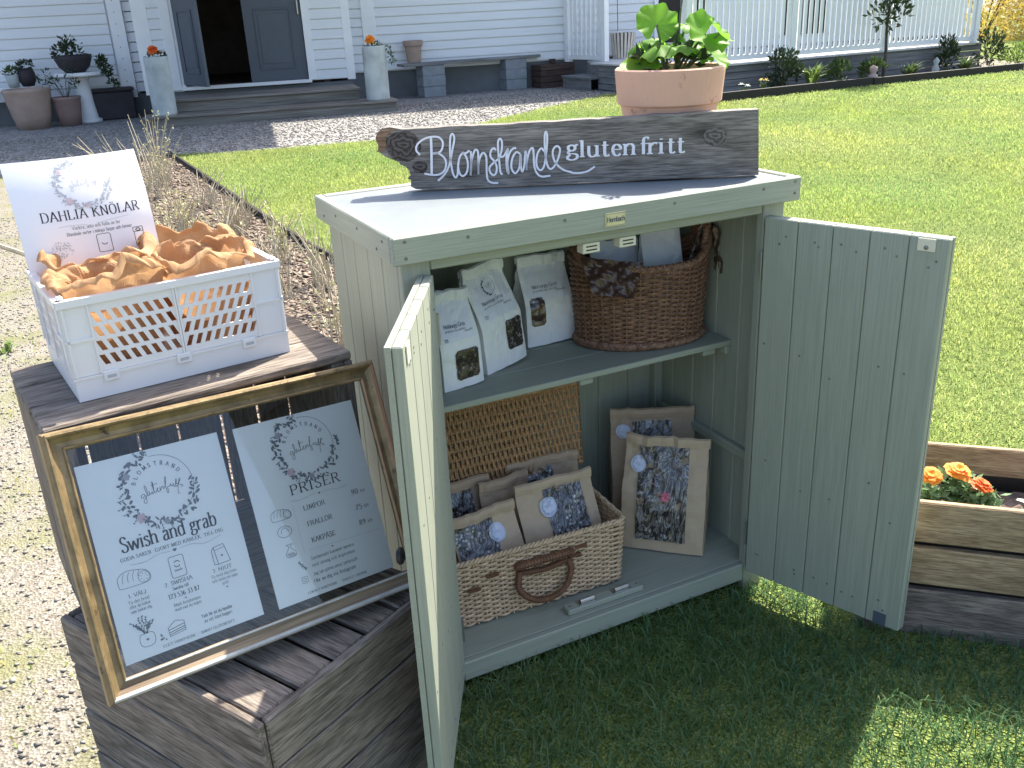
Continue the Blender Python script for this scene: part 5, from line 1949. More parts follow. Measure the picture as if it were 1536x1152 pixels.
mb = MB()
weave(mb, opath, .014, BHt - .012, 31, 32, .0040, .0032, 5, top=otop, sub=5)
mb.build('weave', 'wicker_dark', bk)
mb = MB()
for k in range(32):
    pts = []
    for j in range(5):
        q = j / 4
        x, y, nx, ny = opath(k / 32, q)
        pts.append((x, y, .004 + q * (BHt - .006 + otop(k / 32))))
    mb.tube(pts, .0032, 5)
mb.build('stakes', 'wicker_dark', bk)
for zc, q0, ex, rr_ in ((BHt - .002, 1, 1, .0042), (.010, 0, 0, .0045)):
    mb = MB()
    for j in range(4):
        pts = []
        for k in range(180):
            s = k / 180
            x, y, nx, ny = opath(s, q0)
            a = 2 * math.pi * (s * 30 + j / 4)
            e = .0055 if ex else .006
            pts.append((x + nx * (e * math.cos(a) + (.004 if not ex else 0)), y + ny * (e * math.cos(a) + (.004 if not ex else 0)), zc + ex * otop(s) + e * math.sin(a)))
        mb.tube(pts, rr_, 5, closed=True)
    mb.build('braided_rim', 'wicker_dark', bk)
mb = MB()
mb.lathe([(0, .006), (1, .006)], 40, sx=BR0[0], sy=BR0[1])
mb.build('base', 'wicker_dark', bk)
for sg in (1, -1):
    mb = MB()
    wrapped(mb, [(sg * .142, -.045, BHt + .01), (sg * .152, -.03, BHt + .045 * (1.5 if sg > 0 else .5)), (sg * .154, 0, BHt + .062 * (1.4 if sg > 0 else .5)), (sg * .152, .03, BHt + .045 * (1.4 if sg > 0 else .5)), (sg * .142, .045, BHt + .01)], .009, 30)
    mb.build('handle', 'wicker_dark', bk)


def bkp(x, y, z):
    return (.700 + x, .306 + y, ZS + z)


t = white_bag('white paper bag lying in the wicker basket, printed side forward', bkp(-.030, .022, .045), -.12, .130, .055, .185, 51, None, tilt=-.30)
t2 = white_bag('plain white paper bag standing up in the wicker basket', bkp(.060, -.005, .04), -.25, .100, .055, .235, 52, None, tilt=-.05, text=False)


def crinkle(name, label, o, ux, uy, w, h, n, seed, amp, mat='filmbrown', droop=0):
    mb = MB()
    P = []
    o, ux, uy = Vector(o), Vector(ux), Vector(uy)
    nn = ux.cross(uy).normalized()
    for j in range(n + 1):
        row = []
        for i in range(n + 1):
            a, b = i / n - .5, j / n
            p = o + ux * (a * w) * (1 - .35 * b) + uy * (b * h)
            p += nn * amp * (wob(a * 4, b * 3, seed) + .5 * wob(a * 11, b * 6, seed + 1) + .1 * wob(a * 24, b * 15, seed + 2)) + Vector((0, 0, -droop * b * b))
            row.append(tuple(p))
        P.append(row)
    mb.grid(P)
    return tag(mb.build(name, mat, None, smooth=False), label, 'wrap')


crinkle('cellophane_wrap', 'crinkled brown cellophane folded over the left rim of the basket', bkp(-.118, -.070, .222), (.85, -.5, -.12), (-.22, -.42, -.85), .14, .085, 22, 3, .010)
crinkle('cellophane_wrap', 'twisted clear cellophane at the right side of the basket', bkp(.115, -.055, .185), (.5, .3, .6), (.25, -.1, .95), .06, .10, 18, 8, .013)
crinkle('cellophane_wrap', 'bunched brown cellophane hanging over the right basket handle', bkp(.158, -.075, .265), (.3, .6, .1), (.12, -.10, -1), .09, .11, 26, 5, .016)

# ------------------------------------------------------------------ two old fruit crates
lc = thing('fruit_crate', 'lower weathered wooden fruit crate standing on the ground under the gilt frame', 'crate', (-.388, -.33, 0), math.atan2(.49, .872), 'old wooden fruit crates')
LW, LL, LH = .425, .52, .38
rr = random.Random(8)


def crb(t, lo, hi, mat, grain, k):
    return board('slat', lo, hi, mat, t, grain, .003, .0016, k)


for k in range(4):
    z0 = GZ + .004 + k * .1025
    crb(lc, (0, .0, z0), (.014, LL, z0 + .098), 'crate' if k % 2 else 'crate2', 'y', k)
    crb(lc, (LW - .014, 0, z0), (LW, LL, z0 + .098), 'crate', 'y', k)
    crb(lc, (.0145, -.003, z0), (LW - .0145, .012, z0 + .098), 'crate2' if k == 2 else 'crate', 'x', k + 3)
    crb(lc, (.0145, LL - .014, z0), (LW - .0145, LL, z0 + .098), 'crate', 'x', k + 5)
for x in (.016, LW - .046):
    for y in (.014, LL - .045):
        board('corner_post', (x, y, GZ), (x + .03, y + .03, LH - .016), 'crate', lc, 'z', .003)
for k in range(5):
    x0 = .017 + k * .0795
    crb(lc, (x0, .014, LH - .0155), (x0 + .070, LL - .016, LH - .003), 'crate' if k % 2 == 0 else 'crate2', 'y', 20 + k)

uc = thing('fruit_crate', 'upper weathered wooden fruit crate on end, behind the gilt frame', 'crate', (-.584, -.02, LH - .002), .145, 'old wooden fruit crates')
UW, UD, UH = .512, .34, .409
for k in range(3):
    y0 = .0 + k * .1135
    board('slat', (.0, y0, UH - .016), (UW, y0 + .108, UH), 'crate', uc, 'x', .003, .0018, k)
    board('slat', (.0, y0, .002), (UW, y0 + .108, .016), 'crate', uc, 'x', .003, .0018, k)
for k in range(3):
    y0 = .002 + k * .113
    board('slat', (.0, y0, .0165), (.014, y0 + .106, UH - .0165), 'crate2' if k == 0 else 'crate', uc, 'z', .003, .0016, k + 2)
    board('slat', (UW - .014, y0, .0165), (UW, y0 + .106, UH - .0165), 'crate', uc, 'z', .003, .0016, k + 4)
x0 = .015
for k, w in enumerate((.075, .088, .072, .082, .072, .064)):
    board('slat', (x0, UD - .013, .0165), (x0 + w, UD - .001, UH - .0165), 'crate', uc, 'z', .003, .0012, k + 9)
    x0 += w + .0055
for x in (.0145, UW - .0395):
    board('corner_post', (x, .003, .0165), (x + .025, .026, UH - .0165), 'crate', uc, 'z', .003)

# ------------------------------------------------------------------ white folding crate
PA = math.radians(8.0)
wc = thing('plastic_crate', 'white plastic folding crate with slanted slots on the upper fruit crate', 'crate', (-.526, .064, LH - .002 + UH + .0015), PA)
WW, WD, WH = .356, .268, .168
mb = MB()
mb.box(0, WW, 0, WD, 0, .004)
for (a, b, c, d) in ((0, WW, 0, .003), (0, WW, WD - .003, WD), (0, .003, .003, WD - .003), (WW - .003, WW, .003, WD - .003)):
    mb.box(a, b, c, d, .004, .040)
mb.box(-.002, WW + .002, -.002, .0, .036, .040)
mb.build('base_tray', 'plastic', wc)


def slot_wall(name, M, L, panels):
    """wall in local x (length) and z (height), thickness towards +y; panels list of (x0, x1, dir)"""
    z0, z1 = .0405, WH - .012
    mb = MB()
    xs = 0
    th = .0028
    edges = []
    for (a, b, d) in panels:
        edges.append((xs, a))
        xs = b
    edges.append((xs, L))
    for (a, b) in edges:
        if b - a > 1e-4:
            mb.box(a, b, .0, th, z0, z1, M)
    rows = 4
    for (a, b, d) in panels:
        zb = z0 + .012
        zt = z1 - .008
        ph = (zt - zb) / rows
        mb.box(a, b, 0, th, z0, zb, M)
        mb.box(a, b, 0, th, zt, z1, M)
        n = 8
        for r in range(rows):
            za = zb + r * ph
            zc = za + ph * .74
            if r < rows - 1 or True:
                mb.box(a, b, 0, th, zc, za + ph, M)
            sl = d * (zc - za) * .42
            pw = (b - a) / n
            for k in range(n + 1):
                xa = a + k * pw - pw * .24
                xb = a + k * pw + pw * .24
                q = [(xa - sl / 2, za), (xb - sl / 2, za), (xb + sl / 2, zc), (xa + sl / 2, zc)]
                q = [(min(max(x, a), b), z) for x, z in q]
                V = [M @ Vector((x, y, z)) for y in (0.0001, th - .0001) for x, z in q]
                mb.add(V, [(0, 1, 2, 3), (7, 6, 5, 4), (0, 4, 5, 1), (1, 5, 6, 2), (2, 6, 7, 3), (3, 7, 4, 0)])
    # ribs standing proud of the wall
    for (a, b, d) in panels:
        mb.box(a - .003, a, -.003, -.0001, z0, z1, M)
        mb.box(b, b + .003, -.003, -.0001, z0, z1, M)
    # rim
    mb.box(-.003, L + .003, -.005, th + .004, z1 + .0003, WH, M)
    mb.box(0, panels[0][0] - .003, -.003, -.0001, .098, .103, M)
    mb.box(panels[-1][1] + .003, L, -.003, -.0001, .098, .103, M)
    mb.box(.002, .006, -.003, -.0001, z0, z1, M)
    mb.box(L - .006, L - .002, -.003, -.0001, z0, z1, M)
    return mb.build(name, 'plastic', wc)


slot_wall('front_wall', T(0, .0005, 0), WW, [(.043, .173, -1), (.180, .305, 1)])
slot_wall('back_wall', T(WW, WD - .0005, 0, math.pi), WW, [(.043, .173, -1), (.180, .305, 1)])
slot_wall('side_wall', T(.0005, WD - .003, 0, -math.pi / 2), WD - .006, [(.05, .125, -1), (.132, .205, 1)])
slot_wall('side_wall', T(WW - .0005, .003, 0, math.pi / 2), WD - .006, [(.05, .125, -1), (.132, .205, 1)])
for x in (.055, .172, .285):
    c_ = board('clip', (x - .012, -.0045, .026), (x + .012, -.0002, .043), 'plastic', wc, c=.001)
    board('clip_slot', (-.007, -.0030, -.003), (.007, -.0022, .002), 'inkpale', c_, c=.0003)
for x in (.006, WW - .006):
    for y in (.006, WD - .006):
        board('rim_peg', (x - .005, y - .005, WH + .0003), (x + .005, y + .005, WH + .007), 'plastic', wc, c=.002)


def wcp(x, y, z):
    return wc.matrix_world @ Vector((x, y, z))


# crumpled brown paper bags in it
def paper_tub(label, x, y, rx, ry, h, seed, rz=0):
    p = wcp(x, y, .006)
    t = thing('crumpled_paper_bag', label, 'bag', p, PA + rz, 'crumpled paper bags in the plastic crate')
    prof = [(.86, .0), (.94, .25), (.98, .55), (1.0, .78), (1.03, .90), (1.08, .97), (1.14, 1.0), (1.20, 1.0), (1.26, .99), (1.30, .975), (1.31, .96)]
    N = 110
    P = []
    prof = [tuple(p) for p in cat(prof, 3)]

    def ridge(p, f):
        return .5 - abs(mnoise.noise(Vector(p) * f + Vector((seed, seed * .7, 0))))
    for i, (r, v) in enumerate(prof):
        row = []
        for k in range(N + 1):
            a = 2 * math.pi * (k % N) / N
            c, s = math.cos(a), math.sin(a)
            sq = (abs(c) ** 3.2 + abs(s) ** 3.2) ** (-1 / 3.2)
            jag = .20 * max(0, wob(c * 1.4, s * 1.4, seed)) + .10 * max(0, wob(c * 3.2, s * 3.2, seed + 1)) - .02
            p = Vector((rx * r * c * sq, ry * r * s * sq, h * v * (1 + jag * sstep(.35, .95, v))))
            w_ = sstep(.45, .9, v)
            o_ = Vector((seed, seed * .7, 0))
            f1 = mnoise.voronoi(p * 15 + o_)[0]
            f2 = mnoise.voronoi(p * 34 + o_)[0]
            dn_ = .030 * (f1[0] - .45) + .012 * (f2[0] - .45)      # facets with sharp creases
            p += Vector((c, s, 0)) * dn_ * (.2 + .8 * w_) + Vector((0, 0, 1)) * w_ * (.022 * (f1[1] - f1[0] - .25) + .008 * (f2[1] - f2[0] - .25))
            row.append(tuple(p))
        P.append(row)
    mb = MB()
    mb.grid(P)
    mb.add([q for q in P[0][:N]], [tuple(range(N))])
    mb.build('paper', 'brownpaper', t, smooth=False)
    mb = MB()        # the tubers' packing inside, a dark crumpled heap
    Q = [[(rx * q * .85 * math.cos(a), ry * q * .85 * math.sin(a), h * .55 + .02 * wob(q * 6 * math.cos(a), q * 6 * math.sin(a), seed)) for a in [2 * math.pi * k / 24 for k in range(25)]] for q in (.02, .35, .7, 1)]
    mb.grid(Q)
    mb.build('packing', 'brownpaper', t)
    return t


paper_tub('crumpled brown paper bag at the front left of the white crate', .092, .070, .070, .052, .186, 3)
paper_tub('crumpled brown paper bag at the front right of the white crate', .254, .075, .064, .054, .186, 17, .1)
paper_tub('crumpled brown paper bag at the back left of the white crate', .110, .190, .074, .046, .192, 29, -.06)
paper_tub('crumpled brown paper bag at the back right of the white crate', .262, .195, .062, .044, .190, 41)


# ------------------------------------------------------------------ printed notices
GLUT = [[(83.7, 63.9), (80.1, 62.8), (77.5, 66.4), (79.9, 68.6), (83.5, 64.6), (84.3, 72.1), (83.9, 76.4), (81.1, 77.0), (80.3, 72.3), (84.7, 67.9), (87.5, 62.9), (87.8, 55.6), (86.3, 50.9), (85.2, 52.7), (86.0, 60.2), (87.7, 66.6), (89.9, 65.8), (90.4, 60.1), (90.7, 65.3), (93.1, 65.2), (94.8, 62.1), (94.6, 65.3), (96.7, 64.9), (98.0, 57.2), (98.1, 49.1), (97.4, 48.2), (97.3, 59.9), (99.3, 65.2), (102.0, 62.8), (104.3, 59.0), (102.3, 61.4), (103.4, 65.0), (106.5, 63.4), (107.4, 58.4), (107.0, 64.2), (109.9, 59.2), (111.7, 59.0), (112.1, 62.8), (115.1, 59.2), (118.6, 48.3), (118.0, 45.2), (115.9, 53.5), (115.9, 66.8), (116.9, 70.9), (118.7, 67.7), (117.7, 62.2), (121.5, 61.0), (123.6, 58.0), (123.8, 61.7), (126.3, 61.0), (127.7, 58.4), (127.5, 63.5), (129.8, 63.5), (132.9, 56.9), (133.4, 52.5), (130.9, 60.8), (131.6, 64.7), (134.4, 61.8), (138.9, 55.6), (137.9, 53.8), (133.7, 64.6), (131.9, 75.3), (134.3, 76.0)],
        [(95.0, 53.4), (104.8, 51.8)], [(131.6, 59.5), (141.3, 65.3), (137.4, 66.4)]]


def wreath(dark, leafk, rose, cx, cy, r, seed, ring=.45):
    """floral ring: ink circle on the right, leaves and blooms on the left (mm, y down)"""
    rd_ = random.Random(seed)
    dark.line([(cx + r * math.cos(math.radians(a)), cy - r * math.sin(math.radians(a))) for a in range(-62, 100, 6)], ring, False)
    for q in range(90):
        a = math.radians(100 + 190 * q / 64)
        rad = r * (1 + rd_.uniform(-.10, .20))
        x, y = cx + rad * math.cos(a), cy - rad * math.sin(a)
        leafk.blob(x, y, r * rd_.uniform(.05, .10), r * rd_.uniform(.022, .045), rd_.uniform(0, 3.1))
    for q in range(16):
        a = math.radians(96 + 200 * q / 16)
        x, y = cx + r * math.cos(a), cy - r * math.sin(a)
        b = a + rd_.uniform(-.9, .9)
        L = r * rd_.uniform(.16, .34)
        dark.line([(x, y), (x + L * .5 * math.cos(b), y - L * .5 * math.sin(b) - .5), (x + L * math.cos(b), y - L * math.sin(b))], .35)
        for w_ in (.4, .7, 1):
            leafk.blob(x + L * w_ * math.cos(b), y - L * w_ * math.sin(b), r * .035, r * .016, b + 1 - w_)
    for ang, k, s in ((226, 0, .15), (146, 1, .11), (268, 1, .09)):
        x, y = cx + r * 1.02 * math.cos(math.radians(ang)), cy - r * 1.02 * math.sin(math.radians(ang))
        for p_ in range(6):
            rose[k].blob(x + r * s * .5 * math.cos(p_ * 1.05), y + r * s * .5 * math.sin(p_ * 1.05), r * s * .6, r * s * .42, p_ * 1.05)
    # arched small capitals
    for i, ch in enumerate('BLOMSTRAND'):
        a = math.radians(158 - i * 13.6)
        R_ = r * .70
        dark.text(ch, cx + R_ * math.cos(a), -(cy - R_ * math.sin(a)), r * .125, 1.1, ang=a - math.pi / 2)


class Sheet:
    """inks in millimetres from the top-left corner; text() flips y itself"""

    def __init__(s):
        s.ink, s.leaf, s.rose, s.rose2, s.grey = Ink(), Ink(), Ink(), Ink(), Ink()

    def text(s, txt, x, y, h, fit=None, bold=1, serif=True, track=4, grey=False):
        (s.grey if grey else s.ink).text(txt, x, -y, h, bold, track, fit, serif)

    def ln(s, pts, w=.5, smooth=True, grey=False):
        (s.grey if grey else s.ink).line([(x, -y) for x, y in pts], w, smooth)

    def wreath(s, cx, cy, r, seed, name=True):
        class F:
            def __init__(f, k):
                f.k = k

            def line(f, pts, w, smooth=True):
                f.k.line([(x, -y) for x, y in pts], w, smooth)

            def blob(f, x, y, rx, ry, a=0):
                f.k.blob(x, -y, rx, ry, -a)

            def text(f, *a, **k):
                f.k.text(*a, **k)
        wreath(F(s.ink), F(s.leaf), (F(s.rose), F(s.rose2)), cx, cy, r, seed, r * .011)
        if name:
            for st_ in GLUT:
                s.ink.line([(cx + (x - 107) * r / 51, -(cy + (y - 60) * r / 51)) for x, y in st_], r * .014, True, k=3)

    def loaf(s, cx, cy, w):
        h = w * .5
        s.ln([(cx - w * .5, cy + h * .35), (cx - w * .48, cy - h * .2), (cx - w * .25, cy - h * .5), (cx + w * .1, cy - h * .45), (cx + w * .4, cy - h * .25), (cx + w * .5, cy + h * .2), (cx + w * .35, cy + h * .5), (cx - w * .4, cy + h * .5), (cx - w * .5, cy + h * .35)], .55)
        for k in range(4):
            x = cx - w * .36 + k * w * .16
            s.ln([(x, cy + h * .2), (x + w * .02, cy - h * .15), (x + w * .09, cy - h * .42)], .5)
        s.ln([(cx + w * .30 + w * .18 * math.cos(a), cy + h * .12 + h * .36 * math.sin(a)) for a in [k * .52 for k in range(13)]], .5)
        for k in range(7):
            a = k * .9
            s.ln([(cx + w * .30 + w * .08 * math.cos(a), cy + h * .12 + h * .16 * math.sin(a)), (cx + w * .30 + w * .16 * math.cos(a), cy + h * .12 + h * .32 * math.sin(a))], .35, False)

    def heart(s, x, y, r):
        s.leaf.blob(x - r * .45, -y + r * .25, r * .6, r * .55)
        s.leaf.blob(x + r * .45, -y + r * .25, r * .6, r * .55)
        s.leaf.blob(x, -y - r * .25, r * .62, r * .62, .78, 4)

    def build(s, parent, mapf):
        for nm, ik, mt in (('print', s.ink, 'ink'), ('leaf_print', s.leaf, 'greyleaf'), ('rose_print', s.rose, 'pinkprint'), ('bloom_print', s.rose2, 'rosepale'), ('fine_print', s.grey, 'inkpale')):
            if ik.rib:
                ik.build(nm, mt, parent, mapf, .00025 + .00045 * ('print leaf_print rose_print bloom_print fine_print'.split().index(nm)) * .4)


FC = Vector((-.31078, -.08190, .58893))
FR = Vector((.9787, .19704, -.05763)).normalized()
FU = Vector((-.02789, .40570, .91358))
FU = (FU - FR * FU.dot(FR)).normalized()
FN = FR.cross(FU)
FM = frame_m(FC, FR, FU, FN)


def notice(label, cx, cy):
    t = bpy.data.objects.new('laminated_notice', None)
    col.objects.link(t)
    t.matrix_world = FM @ Matrix.Translation((cx, cy, -.002))
    tag(t, label, 'notice', 'notices in the gilt frame')
    W, H = .219, .308
    mb = MB()
    P = [[(-W / 2 + W * i / 16, -H / 2 + H * j / 16, .0006 * wob(i * .3, j * .3, cx * 9)) for i in range(17)] for j in range(17)]
    mb.grid(P)
    mb.grid([[(x, y, z - .0006) for x, y, z in r[::-1]] for r in P])
    mb.build('sheet', 'sheet', t, smooth=True)
    K = W / 210

    def mp(x, y, l):
        a, b = -W / 2 + x * K, H / 2 + y * (H / 297)
        return (a, b, .0006 * wob((a + W / 2) / W * 16 * .3, (b + H / 2) / H * 16 * .3, cx * 9) + .0002 + l)
    return t, mp


# price list
t, mp = notice('right laminated notice in the gilt frame, a price list', .1126, -.0080)
S = Sheet()
S.wreath(110, 56, 49, 1)
S.text('PRISER', 66, 128, 16, fit=91, bold=1.1, track=14)
S.ln([(62, 137), (80, 139), (100, 136), (108, 137)], .5, grey=True)
S.ln([(118, 137), (130, 136), (148, 139), (164, 137)], .5, grey=True)
S.heart(113, 137, 2)
S.text('LIMPOR', 80, 158, 8, fit=39, track=8)
S.text('FRALLOR', 80, 184.5, 8, fit=45, track=8)
S.text('KAKPÅSE', 80, 212, 8, fit=43, track=8)
for y, a in ((157, '90'), (183.5, '75'), (210, '89')):
    S.text(a, 168, y, 8.5, fit=13, bold=1.05)
    S.text('KR', 184.5, y, 4.6, fit=9, grey=False)
S.loaf(41, 153, 34)
S.ln([(40 + 12 * math.cos(a), 181 + 9 * math.sin(a)) for a in [k * .42 for k in range(16)]], .6)
S.ln([(34, 183), (36, 177), (42, 175), (47, 182)], .6)
S.ln([(36, 203), (40, 206), (38, 210), (33, 218), (36, 223), (48, 223), (50, 217), (44, 210), (43, 206), (47, 203), (36, 203)], .6)
for k in range(6):
    S.ln([(37 + 2 * k + 1.5 * math.cos(a), 218 + (k % 2) * 3 + 1.5 * math.sin(a)) for a in (0, 1.5, 3, 4.5, 6.2)], .5)
S.ln([(64, 143), (63, 225)], .3, False, True)
S.ln([(70, 222), (200, 226)], .3, False, True)
S.heart(112, 228, 1.6)
S.text('Sortimentet kommer variera', 71, 239, 5.6, fit=78, bold=.72)
S.text('med säsong och inspiration', 70, 250, 5.6, fit=78, bold=.72)
S.ln([(50, 238), (54, 246), (60, 251)], .5)
for k in range(5):
    S.leaf.blob(50 + k * 2.2, -(236 + k * 3.2), 2.6, 1.1, (-1) ** k * .8)
S.text('Jag tar gärna emot särbeställ', 69, 264, 5.6, fit=80, bold=.72)
S.text('Hör av dig via Instagram', 67, 276, 6.2, fit=76, bold=.9, serif=False)
S.ln([(48, 261), (58, 261), (58, 271), (48, 271), (48, 261)], .5, False)
S.ln([(53 + 2.6 * math.cos(a), 266 + 2.6 * math.sin(a)) for a in [k * .7 for k in range(10)]], .5)
S.text('LOKALT HANTVERK', 52, 290, 3.8, fit=52, bold=1.2)
S.text('BAKAT I SKÅNE', 114, 290, 3.8, fit=46, bold=1.2)
S.build(t, mp)

# how to pay
t, mp = notice('left laminated notice in the gilt frame, payment instructions', -.1326, -.0060)
S = Sheet()
S.wreath(107, 61, 50, 2)
S.text('Swish and grab', 33, 139, 22, fit=143, bold=1.0, track=2)
S.text('GODA SAKER  GJORT MED KÄRLEK  TILL DIG', 28, 151.5, 5.2, fit=154, bold=1.1, track=10)
S.ln([(40, 159), (60, 161), (80, 156), (98, 157)], .6, grey=True)
S.ln([(112, 157), (130, 156), (150, 161), (176, 156)], .6, grey=True)
S.heart(105, 157, 3)
S.loaf(40, 178, 46)
S.ln([(94, 166), (112, 166), (114, 168), (114, 196), (112, 198), (94, 198), (92, 196), (92, 168), (94, 166)], .7, False)
S.ln([(103 + 4.5 * math.cos(a), 178 + 4.5 * math.sin(a)) for a in [.6 + k * .38 for k in range(7)]], 1.1)
S.ln([(103 + 4.5 * math.cos(a), 178 + 4.5 * math.sin(a)) for a in [3.7 + k * .38 for k in range(7)]], 1.1)
S.text('swish', 97, 189, 4, fit=12)
S.ln([(160, 172), (176, 170), (181, 198), (162, 199), (160, 172)], .7, False)
S.ln([(160, 172), (156, 176), (156, 198), (162, 199)], .7, False)
S.ln([(160, 177), (177, 175)], .5, False)
S.heart(170, 187, 1.8)
S.text('1. VÄLJ', 26, 205, 5.5, fit=26)
for i, tx in enumerate(('Ta det bröd', 'eller de kakor', 'som lockar dig')):
    S.text(tx, 24, 214 + i * 7, 4.8, fit=30, bold=.72)
S.text('2. SWISHA', 78, 207, 6, fit=42)
S.text('Swisha till', 88, 215, 4.8, fit=24)
S.text('123 536 33 87', 79, 226, 7, fit=47, bold=1.05)
S.text('Märk betalningen', 84, 239, 4.6, fit=40, bold=.72)
S.text('med vad du köpte', 84, 246, 4.6, fit=40, bold=.72)
S.text('3. NJUT', 150, 209, 5.5, fit=31)
for i, tx in enumerate(('Ta med dig hem', 'och smörj en saga', 'god')):
    S.text(tx, 146 if i < 2 else 160, 217 + i * 7, 4.6, fit=40 if i < 2 else 10, bold=.72)
for x, y in ((103, 231), (166, 236), (37, 236)):
    S.heart(x, y, 1.5)
S.ln([(28, 262), (26, 272), (30, 280), (44, 280), (48, 272), (45, 262), (28, 262)], .6)
rr = random.Random(5)
for k in range(12):
    a = -1.57 + rr.uniform(-.75, .75)
    L = rr.uniform(14, 27)
    S.ln([(37 + rr.uniform(-4, 4), 262), (37 + L * math.cos(a) * .5, 262 + L * math.sin(a) * .5), (37 + L * math.cos(a), 262 + L * math.sin(a))], .5)
    for q in (.5, .7, .85, 1):
        S.leaf.blob(37 + L * q * math.cos(a) + rr.uniform(-1, 1), -(262 + L * q * math.sin(a)), 1.9, .9, rr.uniform(0, 3))
S.heart(37, 271, 2.2)
S.ln([(68, 266), (80, 258), (92, 262), (92, 276), (68, 279), (68, 266)], .6, False)
for z in (268, 272, 275):
    S.ln([(68, z + 1.5), (92, z - 2)], .8, False)
for k in range(8):
    S.leaf.blob(56 + rr.uniform(-4, 6), -(276 + rr.uniform(-6, 5)), 1.5, 1.1, rr.uniform(0, 3))
S.text('Tack för att du handlar', 118, 269, 5, fit=48, bold=.9, serif=False)
S.text('av ett litet bageri', 120, 277, 5, fit=44, bold=.9, serif=False)
S.text('EGET HANTVERK', 55, 291, 3.8, fit=48, bold=1.1, grey=False)
S.text('BAKAT GLUTENFRITT', 112, 291, 3.8, fit=52, bold=1.1)
S.build(t, mp)

# gilt frame
fr = bpy.data.objects.new('picture_frame', None)
col.objects.link(fr)
fr.matrix_world = FM
tag(fr, 'worn gilt picture frame leaning on the wooden crates with two notices', 'frame')
FW, FH = .557, .414
prof = [(0, -.014), (0, .006), (.004, .011), (.009, .012), (.013, .008), (.019, .0045), (.0255, .004), (.0285, .006), (.0315, .0035), (.0315, -.001), (.026, -.001), (.022, -.004), (.022, -.014)]


def rail(L, half_other, rot, mat):
    """mitred moulding: outer edge length L, distance of the outer edge from the centre half_other"""
    mb = MB()
    nseg = 14
    rows = []
    for i in range(nseg + 1):
        f_ = i / nseg
        row = []
        for (d, z) in prof:
            x = (-L / 2 + d) + (L - 2 * d) * f_
            row.append((x, -half_other + d, z + .0004 * wob(x * 60, d * 900, rot)))
        row.append(row[0])
        rows.append(row)
    mb.grid(rows)
    o = mb.build('frame_rail', mat, fr, Matrix.Rotation(rot, 4, 'Z'))
    return o


for rot, L, ho, m1, m2 in ((0, FW, FH / 2, 'giltwood', 'gilt_silver'), (math.pi / 2, FH, FW / 2, 'gold', 'gilt_copper'), (math.pi, FW, FH / 2, 'gold', 'gold'), (-math.pi / 2, FH, FW / 2, 'gold', 'gold')):
    o = rail(L, ho, rot, m1)
    mb = MB()
    for (d, z, r) in ((.0065, .0105, .0042), (.0285, .0055, .0020)):
        mb.tube([(-L / 2 + d, -ho + d, z), (L / 2 - d, -ho + d, z)], r, 8)
    mb.build('bead', m2, o)
gp = MB().box(-FW / 2 + .0225, FW / 2 - .0225, -FH / 2 + .0225, FH / 2 - .0225, .0005, .0025)
gp.build('glass_pane', 'glass', fr)

# dahlia notice standing in the white crate
dn = thing('dahlia_notice', 'white laminated notice about dahlia tubers standing in the white crate', 'notice', wcp(.108, .212, .062), PA - .02)
DWd, DHt = .222, .305


def dsurf(x, y, l):
    """x, y in mm (y negative downwards) on the curved sheet"""
    a = (x / 210 - .5)
    v = 1 + y / 297
    lean = .30 * v * .297
    curl = .055 * max(0, v - .55) ** 2 * 3.0 + .018 * (a * 2) ** 2 * v
    z = v * DHt * .945 - .02 * max(0, v - .6) ** 2
    return (a * DWd, lean * .35 + curl - l, z)


mb = MB()
mb.grid([[dsurf(210 * i / 20, -297 + 297 * j / 28, 0) for i in range(21)] for j in range(29)])
mb.grid([[dsurf(210 * i / 20, -297 + 297 * j / 28, -.0009) for i in range(20, -1, -1)] for j in range(29)])
mb.build('sheet', 'sheetwhite', dn, smooth=True)
S = Sheet()
S.wreath(112, 46, 38, 3, False)
S2 = Sheet()
S2.wreath(112, 46, 38, 3)
S2.ink.build('pale_print', 'inkpale', dn, dsurf, .0006)
S2.rose.build('rose_print', 'pinkprint', dn, dsurf, .0011)
S2.rose2.build('bloom_print', 'pinkprint', dn, dsurf, .0011)
S2.leaf.build('leaf_print', 'inkpale', dn, dsurf, .0008)
S = Sheet()
S.text('DAHLIA KNÖLAR', 36, 106, 17, fit=156, bold=1.0, track=10)
S.ln([(58, 117), (80, 116), (102, 118)], .5, grey=True)
S.ln([(118, 118), (140, 115), (170, 112)], .5, grey=True)
S.text('Vackra, söta och fulla av liv', 78, 124, 6, fit=76, bold=.72)
S.text('Blandade sorter i många färger och former', 68, 134, 6, fit=104, bold=.72)
S.ln([(114, 138), (132, 138), (134, 140), (134, 170), (114, 170), (112, 168), (112, 140), (114, 138)], .9, False)
S.ln([(123 + 5 * math.cos(a), 152 + 5 * math.sin(a)) for a in [.6 + k * .38 for k in range(7)]], 1.1)
S.ln([(172, 136), (188, 136), (188, 144), (172, 144), (172, 136)], .9, False)
S.ln([(173, 144), (173, 170), (187, 170), (191, 168), (188, 144)], .9, False)
S.ln([(176, 141), (180, 138), (184, 141), (180, 143), (176, 141)], 1.4)
rr = random.Random(3)
for k in range(110):
    a = rr.uniform(0, 6.28)
    r = 17 * math.sqrt(rr.uniform(.02, 1))
    S.grey.blob(56 + r * math.cos(a), -(158 + r * math.sin(a)), 1.3, .5, a)
S.build(dn, dsurf)

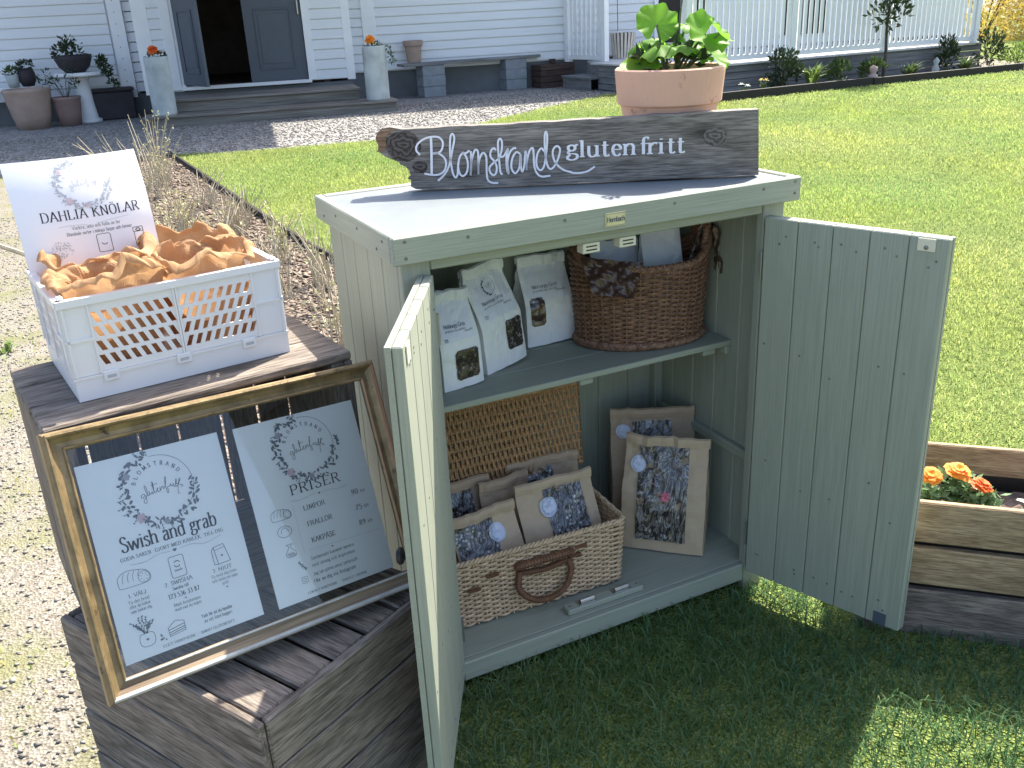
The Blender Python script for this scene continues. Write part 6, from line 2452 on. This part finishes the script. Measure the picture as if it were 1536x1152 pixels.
# ------------------------------------------------------------------ planter box on the right with marigolds
PD = Vector((.723, -.69, 0)).normalized()
PB = thing('planter_box', 'rough pine planter box of horizontal boards behind the right door', 'planter', (.955, -.215, 0), math.atan2(PD.y, PD.x))
PLn, PWd, PHt = .95, .315, .318
for k, (z0, z1, m) in enumerate(((GZ + .004, .098, 'planter_grey'), (.112, .205, 'planter'), (.220, PHt, 'planter'))):
    board('board', (0, -.0, z0), (PLn, .020, z1), m, PB, 'x', .003, .0015, k)
    board('board', (0, PWd - .020, z0), (PLn, PWd, z1 + .002), m, PB, 'x', .003, .0015, k + 3)
    board('board', (.0005, .0205, z0), (.0205, PWd - .0205, z1 - .002), m, PB, 'y', .003, .0015, k + 6)
    board('board', (PLn - .0205, .0205, z0), (PLn - .0005, PWd - .0205, z1 - .002), m, PB, 'y', .003, .0015, k + 6)
mb = MB()
mb.box(.021, PLn - .021, .0207, .0222, .01, .262)
mb.box(.021, PLn - .021, PWd - .0222, PWd - .0207, .01, .250)
mb.build('liner', 'black', PB)
mb = MB()
P = [[(.024 + (PLn - .048) * i / 90, .024 + (PWd - .048) * j / 26, .215 + .012 * wob(i * .25, j * .25, 1) + .010 * wob(i * .8, j * .8, 2)) for i in range(91)] for j in range(27)]
mb.grid(P)
mb.build('soil', 'soil_dry', PB)


def pbp(x, y, z):
    return PB.matrix_world @ Vector((x, y, z))


def marigold(label, x, y, h, r, pm, seed, nrm, white=False, catg='flower'):
    rr = random.Random(seed)
    t = thing('marigold', label, catg, pbp(x, y, .212), rr.uniform(0, .5), 'marigolds in the planter box')
    mb = MB()
    for k in range(30):
        a = rr.uniform(0, 6.28)
        e = Vector((math.cos(a) * rr.uniform(.012, .046), math.sin(a) * rr.uniform(.012, .046), rr.uniform(.15, .88) * h))
        for q in range(7):
            f_ = (q + 1) / 7
            p = Vector((0, 0, e.z * .35)) * (1 - f_) + e * f_
            s = Vector((rr.uniform(-1, 1), rr.uniform(-1, 1), rr.uniform(-.2, .8))).normalized() * .026
            w = s.cross(Vector((rr.uniform(-1, 1), rr.uniform(-1, 1), rr.uniform(-1, 1)))).normalized() * .0068
            mb.add([p, p + s * .5 + w, p + s, p + s * .5 - w], [(0, 1, 2, 3)])
    mb.build('foliage', 'marileaf', t)
    mb = MB()
    mb.tube([(0, 0, 0), (.003, 0, h * .5), (0, 0, h)], .0022, 6)
    mb.build('stem', 'gerstem', t)
    mb = MB()
    petals(mb, (0, 0, h), r * .98, 9, 4, rr, .30, nrm, 1.0)
    mb.build('blossom', pm, t)


VD = Vector((-.2, -.35, 1))
marigold('bright orange marigold at the very edge of the right cabinet door', .142, .165, .090, .024, 'orange', 1, (-.3, -.3, .9))
marigold('tall bright orange marigold, middle one in the planter box', .200, .185, .098, .030, 'orange', 2, (-.2, -.25, 1))
marigold('red orange marigold right of the tall orange one', .247, .160, .080, .027, 'redorange', 3, (.2, -.3, .9))
tuft('white_bloom', 'small white flowered plant at the right edge in the planter box', tuple(pbp(.375, .175, .214)), 12, .06, .05, 'whitepetal', .016, 44, 'flower')
tuft('white_bud', 'tiny white buds behind the red orange marigold', tuple(pbp(.262, .185, .214)), 6, .07, .02, 'whitepetal', .012, 45, 'flower')
